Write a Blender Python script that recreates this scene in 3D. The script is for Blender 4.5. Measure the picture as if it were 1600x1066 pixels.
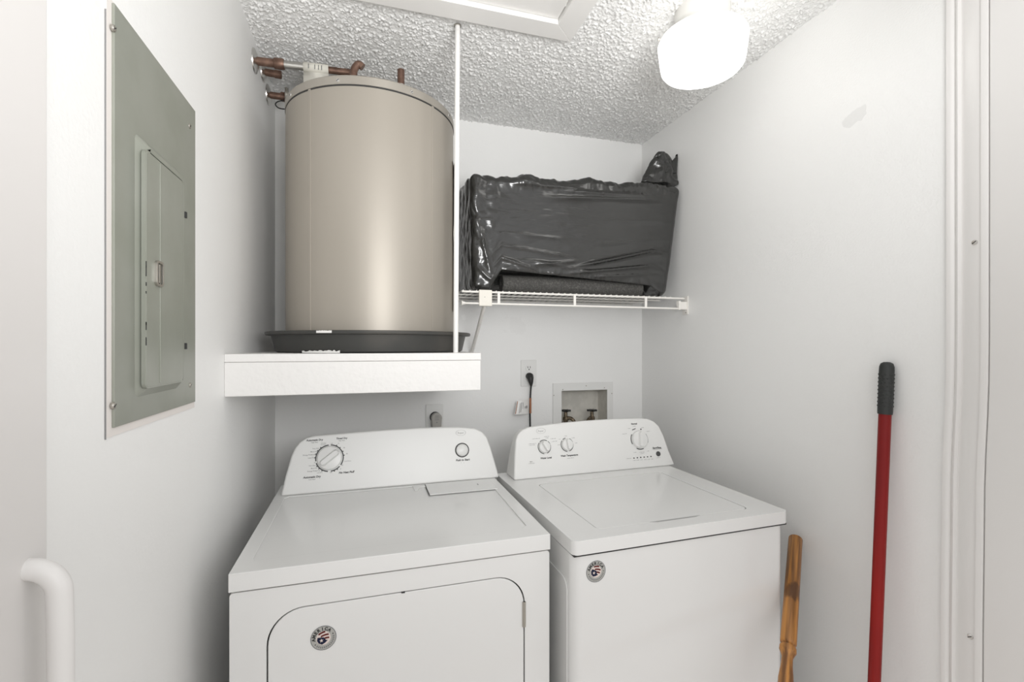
import bpy, bmesh, math, random
from mathutils import Vector, Matrix, noise
from mathutils.geometry import tessellate_polygon
random.seed(7)
S = bpy.context.scene
COL = S.collection
for o in list(bpy.data.objects): bpy.data.objects.remove(o)
R_ = math.radians
# ------------------------------------------------------------------ camera
CAMZ = 1.40
FPX = 745.0
YAW = math.atan2(222, FPX)
cd = bpy.data.cameras.new('camera'); cam = bpy.data.objects.new('camera', cd); COL.objects.link(cam)
cam.location = (0, 0, CAMZ); cam.rotation_euler = (math.pi/2, 0, -YAW)
cd.sensor_width = 36; cd.lens = 36*FPX/1600; cd.shift_y = 7/1600; cd.clip_start = 0.02
S.camera = cam
# ------------------------------------------------------------------ light
wd = bpy.data.worlds.new('daylight'); S.world = wd; wd.use_nodes = True
bgn = wd.node_tree.nodes['Background']
wn = wd.node_tree.nodes; wl_ = wd.node_tree.links
_tc = wn.new('ShaderNodeTexCoord'); _sx = wn.new('ShaderNodeSeparateXYZ'); _cr = wn.new('ShaderNodeValToRGB')
_mr = wn.new('ShaderNodeMapRange'); _mr.inputs[1].default_value = -1; _mr.inputs[2].default_value = 1
wl_.new(_tc.outputs['Generated'], _sx.inputs[0]); wl_.new(_sx.outputs['Z'], _mr.inputs[0]); wl_.new(_mr.outputs[0], _cr.inputs[0])
_cr.color_ramp.elements[0].position = .40; _cr.color_ramp.elements[0].color = (0.62, 0.61, 0.597, 1)
_cr.color_ramp.elements[1].position = .66; _cr.color_ramp.elements[1].color = (1.0, 0.995, 0.99, 1)
wl_.new(_cr.outputs[0], bgn.inputs[0]); bgn.inputs[1].default_value = 1.13
# added fill light behind the camera, standing in for a ceiling-bounced flash
hl = bpy.data.lights.new('added_bounce_fill', 'AREA'); hl.shape = 'DISK'; hl.size = 0.7; hl.energy = 12.0; hl.color = (1.0, 1.0, 0.995); hl.spread = R_(120)
ho_ = bpy.data.objects.new('added_bounce_fill', hl); COL.objects.link(ho_); ho_.location = (0.36, -0.22, 1.66)
ho_.rotation_euler = (Vector((0.25, 1.25, 2.435))-Vector(ho_.location)).to_track_quat('-Z', 'Y').to_euler()
LAMP_STRENGTH = 2.8
S.view_settings.view_transform = 'Standard'; S.view_settings.look = 'None'
S.view_settings.exposure = 0.05; S.view_settings.gamma = 1.0; S.view_settings.use_curve_mapping = False

# ------------------------------------------------------------------ measuring helpers (rays of the survey photo met with real planes)
CT, ST = math.cos(YAW), math.sin(YAW)
CAMP = Vector((0, 0, CAMZ))
def ray(x, y):
    u = (x-800)/FPX; v = (540-y)/FPX
    return Vector((u*CT+ST, CT-u*ST, v))
def onY(x, y, Y): r = ray(x, y); return CAMP + r*(Y/r.y)
def onX(x, y, X): r = ray(x, y); return CAMP + r*(X/r.x)
def onZ(x, y, Z): r = ray(x, y); return CAMP + r*((Z-CAMZ)/r.z)
def onP(x, y, p, n): r = ray(x, y); return CAMP + r*((p-CAMP).dot(n)/r.dot(n))

# ------------------------------------------------------------------ materials
def mat(name, col, rough=0.5, metal=0.0, bump=None, emis=None, coat=0, spec=0.5, vary=None):
    m = bpy.data.materials.new(name); m.use_nodes = True
    nt = m.node_tree; b = nt.nodes['Principled BSDF']
    b.inputs['Base Color'].default_value = (*col, 1); b.inputs['Roughness'].default_value = rough
    b.inputs['Metallic'].default_value = metal; b.inputs['Specular IOR Level'].default_value = spec
    if coat: b.inputs['Coat Weight'].default_value = coat; b.inputs['Coat Roughness'].default_value = 0.1
    tc = nt.nodes.new('ShaderNodeTexCoord')
    if bump:
        sc, st, dist = bump[:3]
        n = nt.nodes.new('ShaderNodeTexNoise'); n.inputs['Scale'].default_value = sc; n.inputs['Detail'].default_value = 4
        if len(bump) > 3:
            mp = nt.nodes.new('ShaderNodeMapping'); mp.inputs['Scale'].default_value = bump[3]
            nt.links.new(tc.outputs['Object'], mp.inputs[0]); nt.links.new(mp.outputs[0], n.inputs['Vector'])
        else: nt.links.new(tc.outputs['Object'], n.inputs['Vector'])
        bp = nt.nodes.new('ShaderNodeBump'); bp.inputs['Strength'].default_value = st; bp.inputs['Distance'].default_value = dist
        nt.links.new(n.outputs['Fac'], bp.inputs['Height']); nt.links.new(bp.outputs[0], b.inputs['Normal'])
    if vary:
        sc, c2, lo, hi = vary[:4]
        n = nt.nodes.new('ShaderNodeTexNoise'); n.inputs['Scale'].default_value = sc; n.inputs['Detail'].default_value = 6
        mp = nt.nodes.new('ShaderNodeMapping'); mp.inputs['Scale'].default_value = vary[4] if len(vary) > 4 else (1, 1, 1)
        nt.links.new(tc.outputs['Object'], mp.inputs[0]); nt.links.new(mp.outputs[0], n.inputs['Vector'])
        cr = nt.nodes.new('ShaderNodeMapRange'); cr.inputs[1].default_value = lo; cr.inputs[2].default_value = hi
        mx = nt.nodes.new('ShaderNodeMix'); mx.data_type = 'RGBA'
        mx.inputs[6].default_value = (*col, 1); mx.inputs[7].default_value = (*c2, 1)
        nt.links.new(n.outputs['Fac'], cr.inputs[0]); nt.links.new(cr.outputs[0], mx.inputs[0]); nt.links.new(mx.outputs[2], b.inputs['Base Color'])
    if emis:
        b.inputs['Emission Color'].default_value = (*emis[0], 1); b.inputs['Emission Strength'].default_value = emis[1]
    return m
def stain(m, spots):
    """scuffs with an outline of their own, at (centre, radius, colour) in object coordinates"""
    nt = m.node_tree; b = nt.nodes['Principled BSDF']
    tc = nt.nodes.new('ShaderNodeTexCoord')
    ns = nt.nodes.new('ShaderNodeTexNoise'); ns.inputs['Scale'].default_value = 22; ns.inputs['Detail'].default_value = 2
    nt.links.new(tc.outputs['Object'], ns.inputs['Vector'])
    prev = None; base = tuple(b.inputs['Base Color'].default_value)
    for c, r, colr in spots:
        d = nt.nodes.new('ShaderNodeVectorMath'); d.operation = 'DISTANCE'; d.inputs[1].default_value = c
        nt.links.new(tc.outputs['Object'], d.inputs[0])
        ad = nt.nodes.new('ShaderNodeMath'); ad.operation = 'MULTIPLY_ADD'; ad.inputs[1].default_value = r*2.4; 
        nt.links.new(ns.outputs['Fac'], ad.inputs[0]); nt.links.new(d.outputs['Value'], ad.inputs[2])
        mr = nt.nodes.new('ShaderNodeMapRange'); mr.inputs[1].default_value = r*2.2; mr.inputs[2].default_value = r*2.25; mr.inputs[3].default_value = 1; mr.inputs[4].default_value = 0
        nt.links.new(ad.outputs[0], mr.inputs[0])
        mx = nt.nodes.new('ShaderNodeMix'); mx.data_type = 'RGBA'; mx.inputs[6].default_value = base; mx.inputs[7].default_value = (*colr, 1)
        if prev: nt.links.new(prev, mx.inputs[6])
        nt.links.new(mr.outputs[0], mx.inputs[0]); prev = mx.outputs[2]
    nt.links.new(prev, b.inputs['Base Color'])

WALLC = (0.88, 0.88, 0.87)
M = {}
M['wall'] = mat('wall_paint', WALLC, 0.55, bump=(140, 0.25, 0.002))
M['wallback'] = mat('wall_paint_back', WALLC, 0.55, bump=(140, 0.25, 0.002))
M['wallright'] = mat('wall_paint_orange_peel', WALLC, 0.42, bump=(170, 0.4, 0.002))
M['ceil'] = mat('popcorn_ceiling', (0.88, 0.88, 0.87), 0.8, bump=(170, 0.9, 0.004))
M['trim'] = mat('trim_paint', (0.80, 0.785, 0.77), 0.3)
M['doorpaint'] = mat('door_paint', (0.72, 0.70, 0.685), 0.35)
M['floor'] = mat('floor_tile', (0.74, 0.70, 0.66), 0.4, vary=(6, (0.79, 0.75, 0.71), .4, .6))
M['ledge'] = mat('ledge_paint', (0.76, 0.75, 0.735), 0.5, bump=(60, 0.5, 0.003))
M['enamel'] = mat('white_enamel', (0.80, 0.80, 0.79), 0.22, coat=0.3)
M['plastic'] = mat('white_plastic', (0.80, 0.80, 0.785), 0.32)
M['knob'] = mat('knob_plastic', (0.78, 0.78, 0.765), 0.3)
M['dark'] = mat('dark_gap', (0.03, 0.03, 0.03), 0.7)
M['ink'] = mat('black_print', (0.035, 0.035, 0.035), 0.5)
M['greyink'] = mat('grey_print', (0.22, 0.22, 0.22), 0.5)
M['logo'] = mat('silver_print', (0.42, 0.42, 0.42), 0.4)
M['panel'] = mat('panel_green_grey', (0.265, 0.277, 0.236), 0.40, vary=(9, (0.29, 0.30, 0.262), .4, .6))
M['caulk'] = mat('pale_caulk', (0.78, 0.74, 0.71), 0.6)
M['steel'] = mat('dull_steel', (0.45, 0.43, 0.39), 0.35, 0.9)
M['chrome'] = mat('bright_steel', (0.75, 0.74, 0.72), 0.25, 1.0)
M['tank'] = mat('tank_metallic_paint', (0.385, 0.352, 0.306), 0.45, 0.32, bump=(8, 0.05, 0.003, (6, 6, 0.3)))
M['tanklid'] = mat('tank_lid_paint', (0.44, 0.41, 0.365), 0.36, 0.6)
M['pan'] = mat('black_plastic_pan', (0.045, 0.045, 0.042), 0.5, vary=(5, (0.065, 0.062, 0.055), .45, .6))
M['copper'] = mat('aged_copper', (0.13, 0.075, 0.055), 0.5, 0.6, vary=(30, (0.25, 0.155, 0.115), .4, .65))
M['tin'] = mat('tinned_pipe', (0.6, 0.59, 0.56), 0.3, 0.95)
M['tag'] = mat('pale_label', (0.72, 0.70, 0.63), 0.6)
M['white'] = mat('white_paint_glossy', (0.82, 0.81, 0.79), 0.35)
M['wire'] = mat('vinyl_coated_wire', (0.86, 0.84, 0.80), 0.35)
M['clip'] = mat('ivory_plastic', (0.80, 0.77, 0.70), 0.4)
M['bag'] = mat('black_bag_plastic', (0.018, 0.018, 0.017), 0.20, bump=(20, 0.30, 0.005, (0.5, 1, 3.2)), spec=0.9)
M['foam'] = mat('black_foam', (0.055, 0.053, 0.050), 0.75, bump=(260, 0.7, 0.003), vary=(180, (0.11, 0.108, 0.1), .45, .7))
M['glass'] = mat('lit_opal_glass', (0.9, 0.9, 0.88), 0.2, emis=((1.0, 0.98, 0.95), LAMP_STRENGTH))
M['lampmetal'] = mat('lamp_white_metal', (0.78, 0.77, 0.74), 0.35)
M['black'] = mat('black_rubber', (0.02, 0.02, 0.02), 0.5)
M['grip'] = mat('black_grip_rubber', (0.022, 0.024, 0.023), 0.55)
M['red'] = mat('red_pole_paint', (0.30, 0.014, 0.011), 0.36, spec=0.22, vary=(14, (0.20, 0.012, 0.012), .4, .65, (1, 1, .15)))
M['greyplug'] = mat('grey_plug', (0.40, 0.385, 0.36), 0.5)
M['darkbutton'] = mat('dark_grey_button', (0.07, 0.07, 0.07), 0.4)
M['galv'] = mat('grey_box_metal', (0.60, 0.585, 0.54), 0.45, 0.15, vary=(25, (0.68, 0.66, 0.61), .4, .6))
M['brass'] = mat('old_brass', (0.10, 0.08, 0.055), 0.45, 0.7, vary=(60, (0.25, 0.2, 0.14), .45, .6))
M['silver'] = mat('sticker_silver', (0.45, 0.45, 0.43), 0.35, 0.4)
M['navy'] = mat('sticker_navy', (0.012, 0.016, 0.045), 0.5, spec=.2)
M['stripe'] = mat('sticker_red', (0.13, 0.02, 0.018), 0.5, spec=.2)
M['blush'] = mat('sticker_white', (0.75, 0.65, 0.61), 0.4)
M['orange'] = mat('orange_print', (0.34, 0.14, 0.07), 0.5)
def wood():
    m = bpy.data.materials.new('varnished_oak'); m.use_nodes = True; nt = m.node_tree; b = nt.nodes['Principled BSDF']
    tc = nt.nodes.new('ShaderNodeTexCoord'); mp = nt.nodes.new('ShaderNodeMapping'); mp.inputs['Scale'].default_value = (60, 60, 3)
    n = nt.nodes.new('ShaderNodeTexNoise'); n.inputs['Scale'].default_value = 1.6; n.inputs['Detail'].default_value = 6
    cr = nt.nodes.new('ShaderNodeValToRGB'); e = cr.color_ramp.elements
    e[0].position = .34; e[0].color = (0.16, 0.062, 0.014, 1); e[1].position = .62; e[1].color = (0.50, 0.22, 0.05, 1)
    nt.links.new(tc.outputs['Object'], mp.inputs[0]); nt.links.new(mp.outputs[0], n.inputs['Vector']); nt.links.new(n.outputs['Fac'], cr.inputs[0])
    # a scorched stain with its own outline
    mp2 = nt.nodes.new('ShaderNodeMapping'); mp2.inputs['Scale'].default_value = (40, 40, 14)
    n2 = nt.nodes.new('ShaderNodeTexNoise'); n2.inputs['Scale'].default_value = 1.5; n2.inputs['Detail'].default_value = 5
    nt.links.new(tc.outputs['Object'], mp2.inputs[0]); nt.links.new(mp2.outputs[0], n2.inputs['Vector'])
    d = nt.nodes.new('ShaderNodeVectorMath'); d.operation = 'DISTANCE'; d.inputs[1].default_value = (-0.005, -0.012, -0.205)
    nt.links.new(tc.outputs['Object'], d.inputs[0])
    ad = nt.nodes.new('ShaderNodeMath'); ad.operation = 'MULTIPLY_ADD'; ad.inputs[1].default_value = .06
    nt.links.new(n2.outputs['Fac'], ad.inputs[0]); nt.links.new(d.outputs['Value'], ad.inputs[2])
    mr = nt.nodes.new('ShaderNodeMapRange'); mr.inputs[1].default_value = .05; mr.inputs[2].default_value = .062; mr.inputs[3].default_value = .75; mr.inputs[4].default_value = 0
    nt.links.new(ad.outputs[0], mr.inputs[0])
    mx = nt.nodes.new('ShaderNodeMix'); mx.data_type = 'RGBA'; mx.inputs[7].default_value = (0.06, 0.022, 0.008, 1)
    nt.links.new(mr.outputs[0], mx.inputs[0]); nt.links.new(cr.outputs[0], mx.inputs[6]); nt.links.new(mx.outputs[2], b.inputs['Base Color'])
    b.inputs['Roughness'].default_value = 0.35
    return m
M['wood'] = wood()

# ------------------------------------------------------------------ mesh helpers
def obj(name, bm, m, parent=None, smooth=True, bevel=0, seg=3, angle=35, local=False):
    """link a bmesh as ONE object; with a parent the geometry is taken to be in the parent's own coordinates"""
    me = bpy.data.meshes.new(name)
    bmesh.ops.recalc_face_normals(bm, faces=bm.faces) if bm.faces else None
    bm.to_mesh(me); bm.free()
    for x in (m if isinstance(m, (list, tuple)) else [m]): me.materials.append(x)
    o = bpy.data.objects.new(name, me); COL.objects.link(o)
    if smooth:
        me.polygons.foreach_set('use_smooth', [True]*len(me.polygons))
        me.set_sharp_from_angle(angle=R_(angle))
    if bevel:
        b = o.modifiers.new('bevel', 'BEVEL'); b.width = bevel; b.segments = seg; b.limit_method = 'ANGLE'; b.angle_limit = R_(angle); b.harden_normals = smooth
    if parent: o.parent = parent
    return o
def thing(name, label, cat, loc=(0, 0, 0), rotz=0, group=None):
    o = bpy.data.objects.new(name, None); COL.objects.link(o); o.location = loc; o.rotation_euler = (0, 0, rotz); o.empty_display_size = .05
    o['label'] = label; o['category'] = cat
    if group: o['group'] = group
    return o
def tag(o, label, cat, group=None):
    o['label'] = label; o['category'] = cat
    if group: o['group'] = group
    return o
def struct(o, label=None, cat=None):
    o['kind'] = 'structure'
    if label: o['label'] = label
    if cat: o['category'] = cat
    return o
def box(bm, a, b):
    x0, y0, z0 = a; x1, y1, z1 = b
    v = [bm.verts.new(p) for p in ((x0,y0,z0),(x1,y0,z0),(x1,y1,z0),(x0,y1,z0),(x0,y0,z1),(x1,y0,z1),(x1,y1,z1),(x0,y1,z1))]
    for f in ((0,3,2,1),(4,5,6,7),(0,1,5,4),(1,2,6,5),(2,3,7,6),(3,0,4,7)): bm.faces.new([v[i] for i in f])
    return bm
def BX(a, b): return box(bmesh.new(), a, b)
def prism(bm, loop, vec, holes=()):
    """closed prism of a planar loop (with holes) swept along vec"""
    vec = Vector(vec); loops = [[Vector(p) for p in loop]] + [[Vector(p) for p in h] for h in holes]
    flat = [p for l in loops for p in l]
    v0 = [bm.verts.new(p) for p in flat]; v1 = [bm.verts.new(p+vec) for p in flat]
    if len(loops) == 1:
        bm.faces.new(v0); bm.faces.new(v1[::-1])
    else:
        for t in tessellate_polygon(loops):
            try: bm.faces.new([v0[i] for i in t]); bm.faces.new([v1[i] for i in reversed(t)])
            except ValueError: pass
    k = 0
    for l in loops:
        n = len(l)
        for i in range(n):
            j = (i+1) % n
            bm.faces.new((v0[k+i], v0[k+j], v1[k+j], v1[k+i]))
        k += n
    return bm
def frame_of(d):
    d = Vector(d).normalized(); a = Vector((0, 0, 1)) if abs(d.z) < .9 else Vector((1, 0, 0))
    u = d.cross(a).normalized(); return d, u, d.cross(u).normalized()
def tube(bm, pts, r, n=12, caps=True):
    pts = [Vector(p) for p in pts]; rings = []; u = None
    rs = r if isinstance(r, (list, tuple)) else [r]*len(pts)
    for i, p in enumerate(pts):
        d = (pts[min(i+1, len(pts)-1)] - pts[max(i-1, 0)]).normalized()
        if u is None: _, u, w = frame_of(d)
        u = (u - d*u.dot(d)).normalized(); w = d.cross(u)
        rings.append([bm.verts.new(p + (u*math.cos(2*math.pi*k/n) + w*math.sin(2*math.pi*k/n))*rs[i]) for k in range(n)])
    for a, b in zip(rings, rings[1:]):
        for k in range(n): bm.faces.new((a[k], a[(k+1) % n], b[(k+1) % n], b[k]))
    if caps: bm.faces.new(rings[0][::-1]); bm.faces.new(rings[-1])
    return bm
def lathe(bm, prof, o=(0, 0, 0), d=(0, 0, 1), n=32):
    """profile of (radius, height) turned about the axis d through o"""
    o = Vector(o); d, u, w = frame_of(d); rings = []
    for r, h in prof:
        if r < 1e-6: rings.append([bm.verts.new(o+d*h)])
        else: rings.append([bm.verts.new(o + d*h + (u*math.cos(2*math.pi*k/n)+w*math.sin(2*math.pi*k/n))*r) for k in range(n)])
    for a, b in zip(rings, rings[1:]):
        if len(a) == 1 and len(b) == 1: continue
        for k in range(n):
            q = (k+1) % n
            if len(a) == 1: bm.faces.new((a[0], b[q], b[k]))
            elif len(b) == 1: bm.faces.new((a[k], a[q], b[0]))
            else: bm.faces.new((a[k], a[q], b[q], b[k]))
    return bm
def arc(cx, cy, r, a0, a1, n=8): return [(cx+r*math.cos(a0+(a1-a0)*i/n), cy+r*math.sin(a0+(a1-a0)*i/n)) for i in range(n+1)]
def rrect(x0, y0, x1, y1, r, n=8):
    h = math.pi/2
    return arc(x1-r, y0+r, r, -h, 0, n)+arc(x1-r, y1-r, r, 0, h, n)+arc(x0+r, y1-r, r, h, 2*h, n)+arc(x0+r, y0+r, r, 2*h, 3*h, n)
def smooth_path(pts, n=6):
    pts = [Vector(p) for p in pts]; out = []
    for i in range(len(pts)-1):
        p0 = pts[max(i-1, 0)]; p1 = pts[i]; p2 = pts[i+1]; p3 = pts[min(i+2, len(pts)-1)]
        for k in range(n):
            t = k/n
            out.append(.5*((2*p1)+(p2-p0)*t+(2*p0-5*p1+4*p2-p3)*t*t+(3*p1-p0-3*p2+p3)*t**3))
    return out+[pts[-1]]
def setmat(bm, start, idx):
    bm.faces.ensure_lookup_table()
    for f in bm.faces[start:]: f.material_index = idx
class Plane:
    """a printed face: origin o, unit axes ux (right) and uy (up), n outwards"""
    def __init__(s, o, ux, uy): s.o = Vector(o); s.ux = Vector(ux).normalized(); s.uy = Vector(uy).normalized(); s.n = s.ux.cross(s.uy)
    def at(s, a, b, h=0.0): return s.o + s.ux*a + s.uy*b + s.n*h
def letters(bm, pl, text, a, b, width=None, size=None, h=.0005, bold=0.012, shear=0.0, mi=0, rot=0, align='CENTER'):
    cu = bpy.data.curves.new('t', 'FONT'); cu.body = text; cu.size = 1; cu.offset = bold; cu.shear = shear; cu.resolution_u = 3
    to = bpy.data.objects.new('t', cu); COL.objects.link(to)
    dg = bpy.context.evaluated_depsgraph_get(); me = to.evaluated_get(dg).to_mesh()
    vs = [v.co.copy() for v in me.vertices]; fs = [tuple(p.vertices) for p in me.polygons]
    to.evaluated_get(dg).to_mesh_clear(); bpy.data.objects.remove(to); bpy.data.curves.remove(cu)
    if not vs: return
    x0 = min(v.x for v in vs); x1 = max(v.x for v in vs); k = size if size else width/(x1-x0)
    off = (x0+x1)/2 if align == 'CENTER' else (x0 if align == 'LEFT' else x1)
    c, s = math.cos(rot), math.sin(rot)
    nv = []
    for v in vs:
        X = (v.x-off)*k; Y = (v.y-.35)*k
        nv.append(bm.verts.new(pl.at(a+X*c-Y*s, b+X*s+Y*c, h)))
    for f in fs:
        try: q = bm.faces.new([nv[i] for i in f]); q.material_index = mi
        except ValueError: pass
def ring_arc(bm, pl, a, b, r0, r1, t0, t1, h=.0005, mi=0, n=None, ky=1.0):
    n = n or max(4, int(abs(t1-t0)/.15)); pr = None
    for i in range(n+1):
        t = t0+(t1-t0)*i/n
        q = (bm.verts.new(pl.at(a+r0*math.cos(t), b+ky*r0*math.sin(t), h)), bm.verts.new(pl.at(a+r1*math.cos(t), b+ky*r1*math.sin(t), h)))
        if pr: f = bm.faces.new((pr[0], pr[1], q[1], q[0])); f.material_index = mi
        pr = q
def poly(bm, pl, pts, h=.0005, mi=0):
    f = bm.faces.new([bm.verts.new(pl.at(x, y, h)) for x, y in pts]); f.material_index = mi

# ------------------------------------------------------------------ the room
XL, XR, YB, YF, ZC = -0.374, 1.341, 2.16, 0.80, 2.435
struct(obj('floor', BX((-1.6, -1.6, -.1), (2.6, YB+.15, 0)), M['floor']))
# washer supply box opening in the back wall
bx0, bx1 = onY(877, 612, YB).x, onY(948, 612, YB).x
bz1 = onY(910, 610, YB).z; bz0 = bz1-.17
bm = bmesh.new()
prism(bm, [(XL-.12, YB, -.05), (XR+.12, YB, -.05), (XR+.12, YB, ZC+.12), (XL-.12, YB, ZC+.12)], (0, .12, 0), [[(bx0, YB, bz0), (bx1, YB, bz0), (bx1, YB, bz1), (bx0, YB, bz1)]])
struct(obj('wall_back', bm, M['wallback'], smooth=False))
p = onY(725, 497, YB); q = onY(805, 505, YB)
stain(M['wallback'], [((p.x, YB, p.z), .016, (0.93, 0.93, 0.92)), ((q.x, YB, q.z), .045, (0.86, 0.858, 0.848))])
struct(obj('wall_left', BX((XL-.12, YF-.13, -.05), (XL, YB, ZC+.12)), M['wall'], smooth=False))
struct(obj('wall_right', BX((XR, YF-.13, -.05), (XR+.12, YB, ZC+.12)), M['wallright'], smooth=False))
p = onX(1335, 180, XR); q = onX(1455, 180, XR)
stain(M['wallright'], [((XR, p.y, p.z), .030, (0.80, 0.80, 0.79))])
struct(obj('wall_front', BX((XL-.12, YF-.12, 2.32), (XR+.12, YF, ZC+.12)), M['wall'], smooth=False))
# popcorn ceiling: a sprayed, lumpy sheet with real relief
hx0, hy0 = onZ(891, 56, ZC).x-.56, onZ(929, 1, ZC).y-.42
HX1 = onZ(891, 56, ZC).x; HY1 = onZ(891, 56, ZC).y; HX0 = HX1-.78; HY0 = HY1-.60
bm = bmesh.new(); st = .0032
nx = int((XR-XL+.04)/st); ny = int((YB-YF+.04)/st); rows = []
for j in range(ny+1):
    row = []
    for i in range(nx+1):
        x = XL-.02+i*st; y = YF-.02+j*st
        dv, pv = noise.voronoi((x*100, y*100, .4)); kk = noise.cell(pv[0]*7.3)
        hh = max(0, 1-(dv[0]/(.50+.25*kk))**2)*(.0052+.0030*noise.cell(pv[1]*5.1)) + max(0, noise.noise((x*60, y*60, 7.1)))*.0018 + noise.noise((x*190, y*190, 3))*.0006
        row.append(bm.verts.new((x, y, ZC-hh)))
    rows.append(row)
for j in range(ny):
    for i in range(nx): bm.faces.new((rows[j][i], rows[j+1][i], rows[j+1][i+1], rows[j][i+1]))
box(bm, (XL-.12, YF-.12, ZC+.01), (XR+.12, YB+.12, ZC+.12))
struct(obj('ceiling', bm, M['ceil'], angle=80))
# right-hand door jamb: a moulded upright with a gentle warp below the middle
def yj(px, X=1.334): return onX(px, 500, X).y
prof = [(1478, .0), (1479.5, .010), (1485, .011), (1490, .009), (1492, .0065), (1494, .010), (1498, .011), (1500, .003), (1504, .003), (1506, .005), (1531, .005), (1533, .009), (1543, .010), (1545, .009), (1545.6, .001), (1547.2, .001), (1547.8, .009), (1552, .010), (1700, .010)]
bm = bmesh.new(); zs = [0, .55, .75, .95, 1.08, 1.16, 1.24, 1.32, 1.42, 2.33]; sh = [.013, .012, .0115, .0095, .0085, .0062, .003, .0008, 0, 0]
lp = []
for z, s_ in zip(zs, sh):
    pts = [Vector((XR-d+.0005, yj(px)+s_*(1 if px < 1560 else 1), z)) for px, d in prof]
    pts.append(Vector((XR+.03, pts[-1].y, z))); pts.append(Vector((XR+.03, pts[0].y, z)))
    lp.append([bm.verts.new(p) for p in pts])
for a, b in zip(lp, lp[1:]):
    for k in range(len(a)): bm.faces.new((a[k], a[(k+1) % len(a)], b[(k+1) % len(a)], b[k]))
bm.faces.new(lp[-1]); bm.faces.new(lp[0][::-1])
jamb = struct(obj('trim_1', bm, M['trim'], angle=50))
def screw(name, c, d, r, parent=None, m='chrome'):
    d = Vector(d).normalized(); c = Vector(c); bm = bmesh.new()
    lathe(bm, [(0, -.002), (r, -.002), (r, .0004), (r*.8, r*.35), (0, r*.45)], c, d, 16)
    _, u, w = frame_of(d); a = u*.8+w*.6; bq = d.cross(a); k = len(bm.faces)
    t = [c+d*r*.47+a*x*r*.75+bq*y*r*.14 for x, y in ((-1, -1), (1, -1), (1, 1), (-1, 1))]
    bm.faces.new([bm.verts.new(p) for p in t]); setmat(bm, k, 1)
    return obj(name, bm, [M[m], M['dark']], parent)
for px, py in ((1523, 379), (1516, 995)):
    c = onX(px, py, XR-.005); screw('jamb_screw', c, (-1, 0, 0), .0062, jamb)
# door leaf swung open at the left, seen almost edge on, with a pull
Xd = -0.340; yd = onX(74, 500, Xd).y
door = struct(obj('door_1', BX((Xd-.034, yd-.46, .02), (Xd, yd, 2.03)), M['doorpaint'], bevel=.002))
hy = onX(44, 500, Xd).y; hx = onY(95, 900, hy).x
ztop = CAMZ-(868-540)/FPX*(hy*CT+hx*ST)
pts = []
R = .028
top = ztop-.0112
for k in range(9):
    t = math.pi/2*k/8
    pts.append((Xd-.001+ (hx-Xd)*1.0*math.sin(t), hy, top-R+R*math.cos(t)))
pts = [(Xd-.001, hy, top)] + pts[1:]
z2 = top-.26
pts2 = pts+[(hx, hy, top-R-.05), (hx, hy, z2+R+.05)]
for k in range(9):
    t = math.pi/2*k/8
    pts2.append((Xd-.001+(hx-Xd)*math.cos(t), hy, z2+R-R*math.sin(t)))
bm = bmesh.new(); tube(bm, pts2, .0112, 20)
obj('door_handle', bm, M['trim'], door)

# attic hatch: mitred frame boards and a lift-out panel above them
t = thing('attic_hatch', 'white framed attic access hatch set in the popcorn ceiling', 'hatch', ((HX0+HX1)/2, HY1-.3, ZC))
def L_(pts, o): return [Vector(p)-Vector(o) for p in pts]
HO = ((HX0+HX1)/2, HY1-.3, ZC)
fw = .072; zt = ZC-.022
for cs in ([(HX0, HY1), (HX1, HY1), (HX1-fw, HY1-fw), (HX0+fw, HY1-fw)], [(HX1, HY1), (HX1, HY0), (HX1-fw, HY0+fw), (HX1-fw, HY1-fw)],
           [(HX1, HY0), (HX0, HY0), (HX0+fw, HY0+fw), (HX1-fw, HY0+fw)], [(HX0, HY0), (HX0, HY1), (HX0+fw, HY1-fw), (HX0+fw, HY0+fw)]):
    bm = bmesh.new(); prism(bm, L_([(x, y, zt) for x, y in cs], HO), (0, 0, .03)); obj('frame_board', bm, M['white'], t, bevel=.0015)
obj('hatch_panel', BX((-.39+fw+.003, -.3+fw+.003, -.008), (.39-fw-.003, .3-fw-.003, .006)), M['white'], t, bevel=.001)

# ------------------------------------------------------------------ breaker panel on the left wall
def W(px, py, off=0): return onX(px, py, XL+off)
py0 = W(171.5, 300).y; py1 = W(300.5, 300).y; pz1 = W(171.5, 3).z; pz0 = W(171.3, 669).z
pc = Vector((XL, (py0+py1)/2, pz0))
t = thing('electrical_panel', 'grey-green metal breaker panel cover with small hinged door on left wall', 'electrical panel', pc)
def LP(p): return Vector(p)-pc
cy0 = W(163.5, 300).y
b0 = W(167, 684).z
bm = bmesh.new(); prism(bm, [LP((XL, cy0, b0)), LP((XL, py1+.006, b0)), LP((XL, py1+.006, pz1+.004)), LP((XL, cy0, pz1+.004))], (.0022, 0, 0))
obj('caulk_border', bm, M['caulk'], t)
bm = bmesh.new(); prism(bm, [LP((XL+.002, cy0-.0009, b0-.002)), LP((XL+.002, cy0, b0-.002)), LP((XL+.002, cy0, pz1-.02)), LP((XL+.002, cy0-.0009, pz1-.02))], (-.0016, 0, 0))
obj('shadow_line', bm, M['greyink'], t)  # grey strip painted as the shadow line along the caulk border
bm = bmesh.new(); prism(bm, [LP((XL+.002, py0, pz0)), LP((XL+.002, py1, pz0)), LP((XL+.002, py1, pz1)), LP((XL+.002, py0, pz1))], (.004, 0, 0))
obj('cover_plate', bm, M['panel'], t, bevel=.0012)
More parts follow.
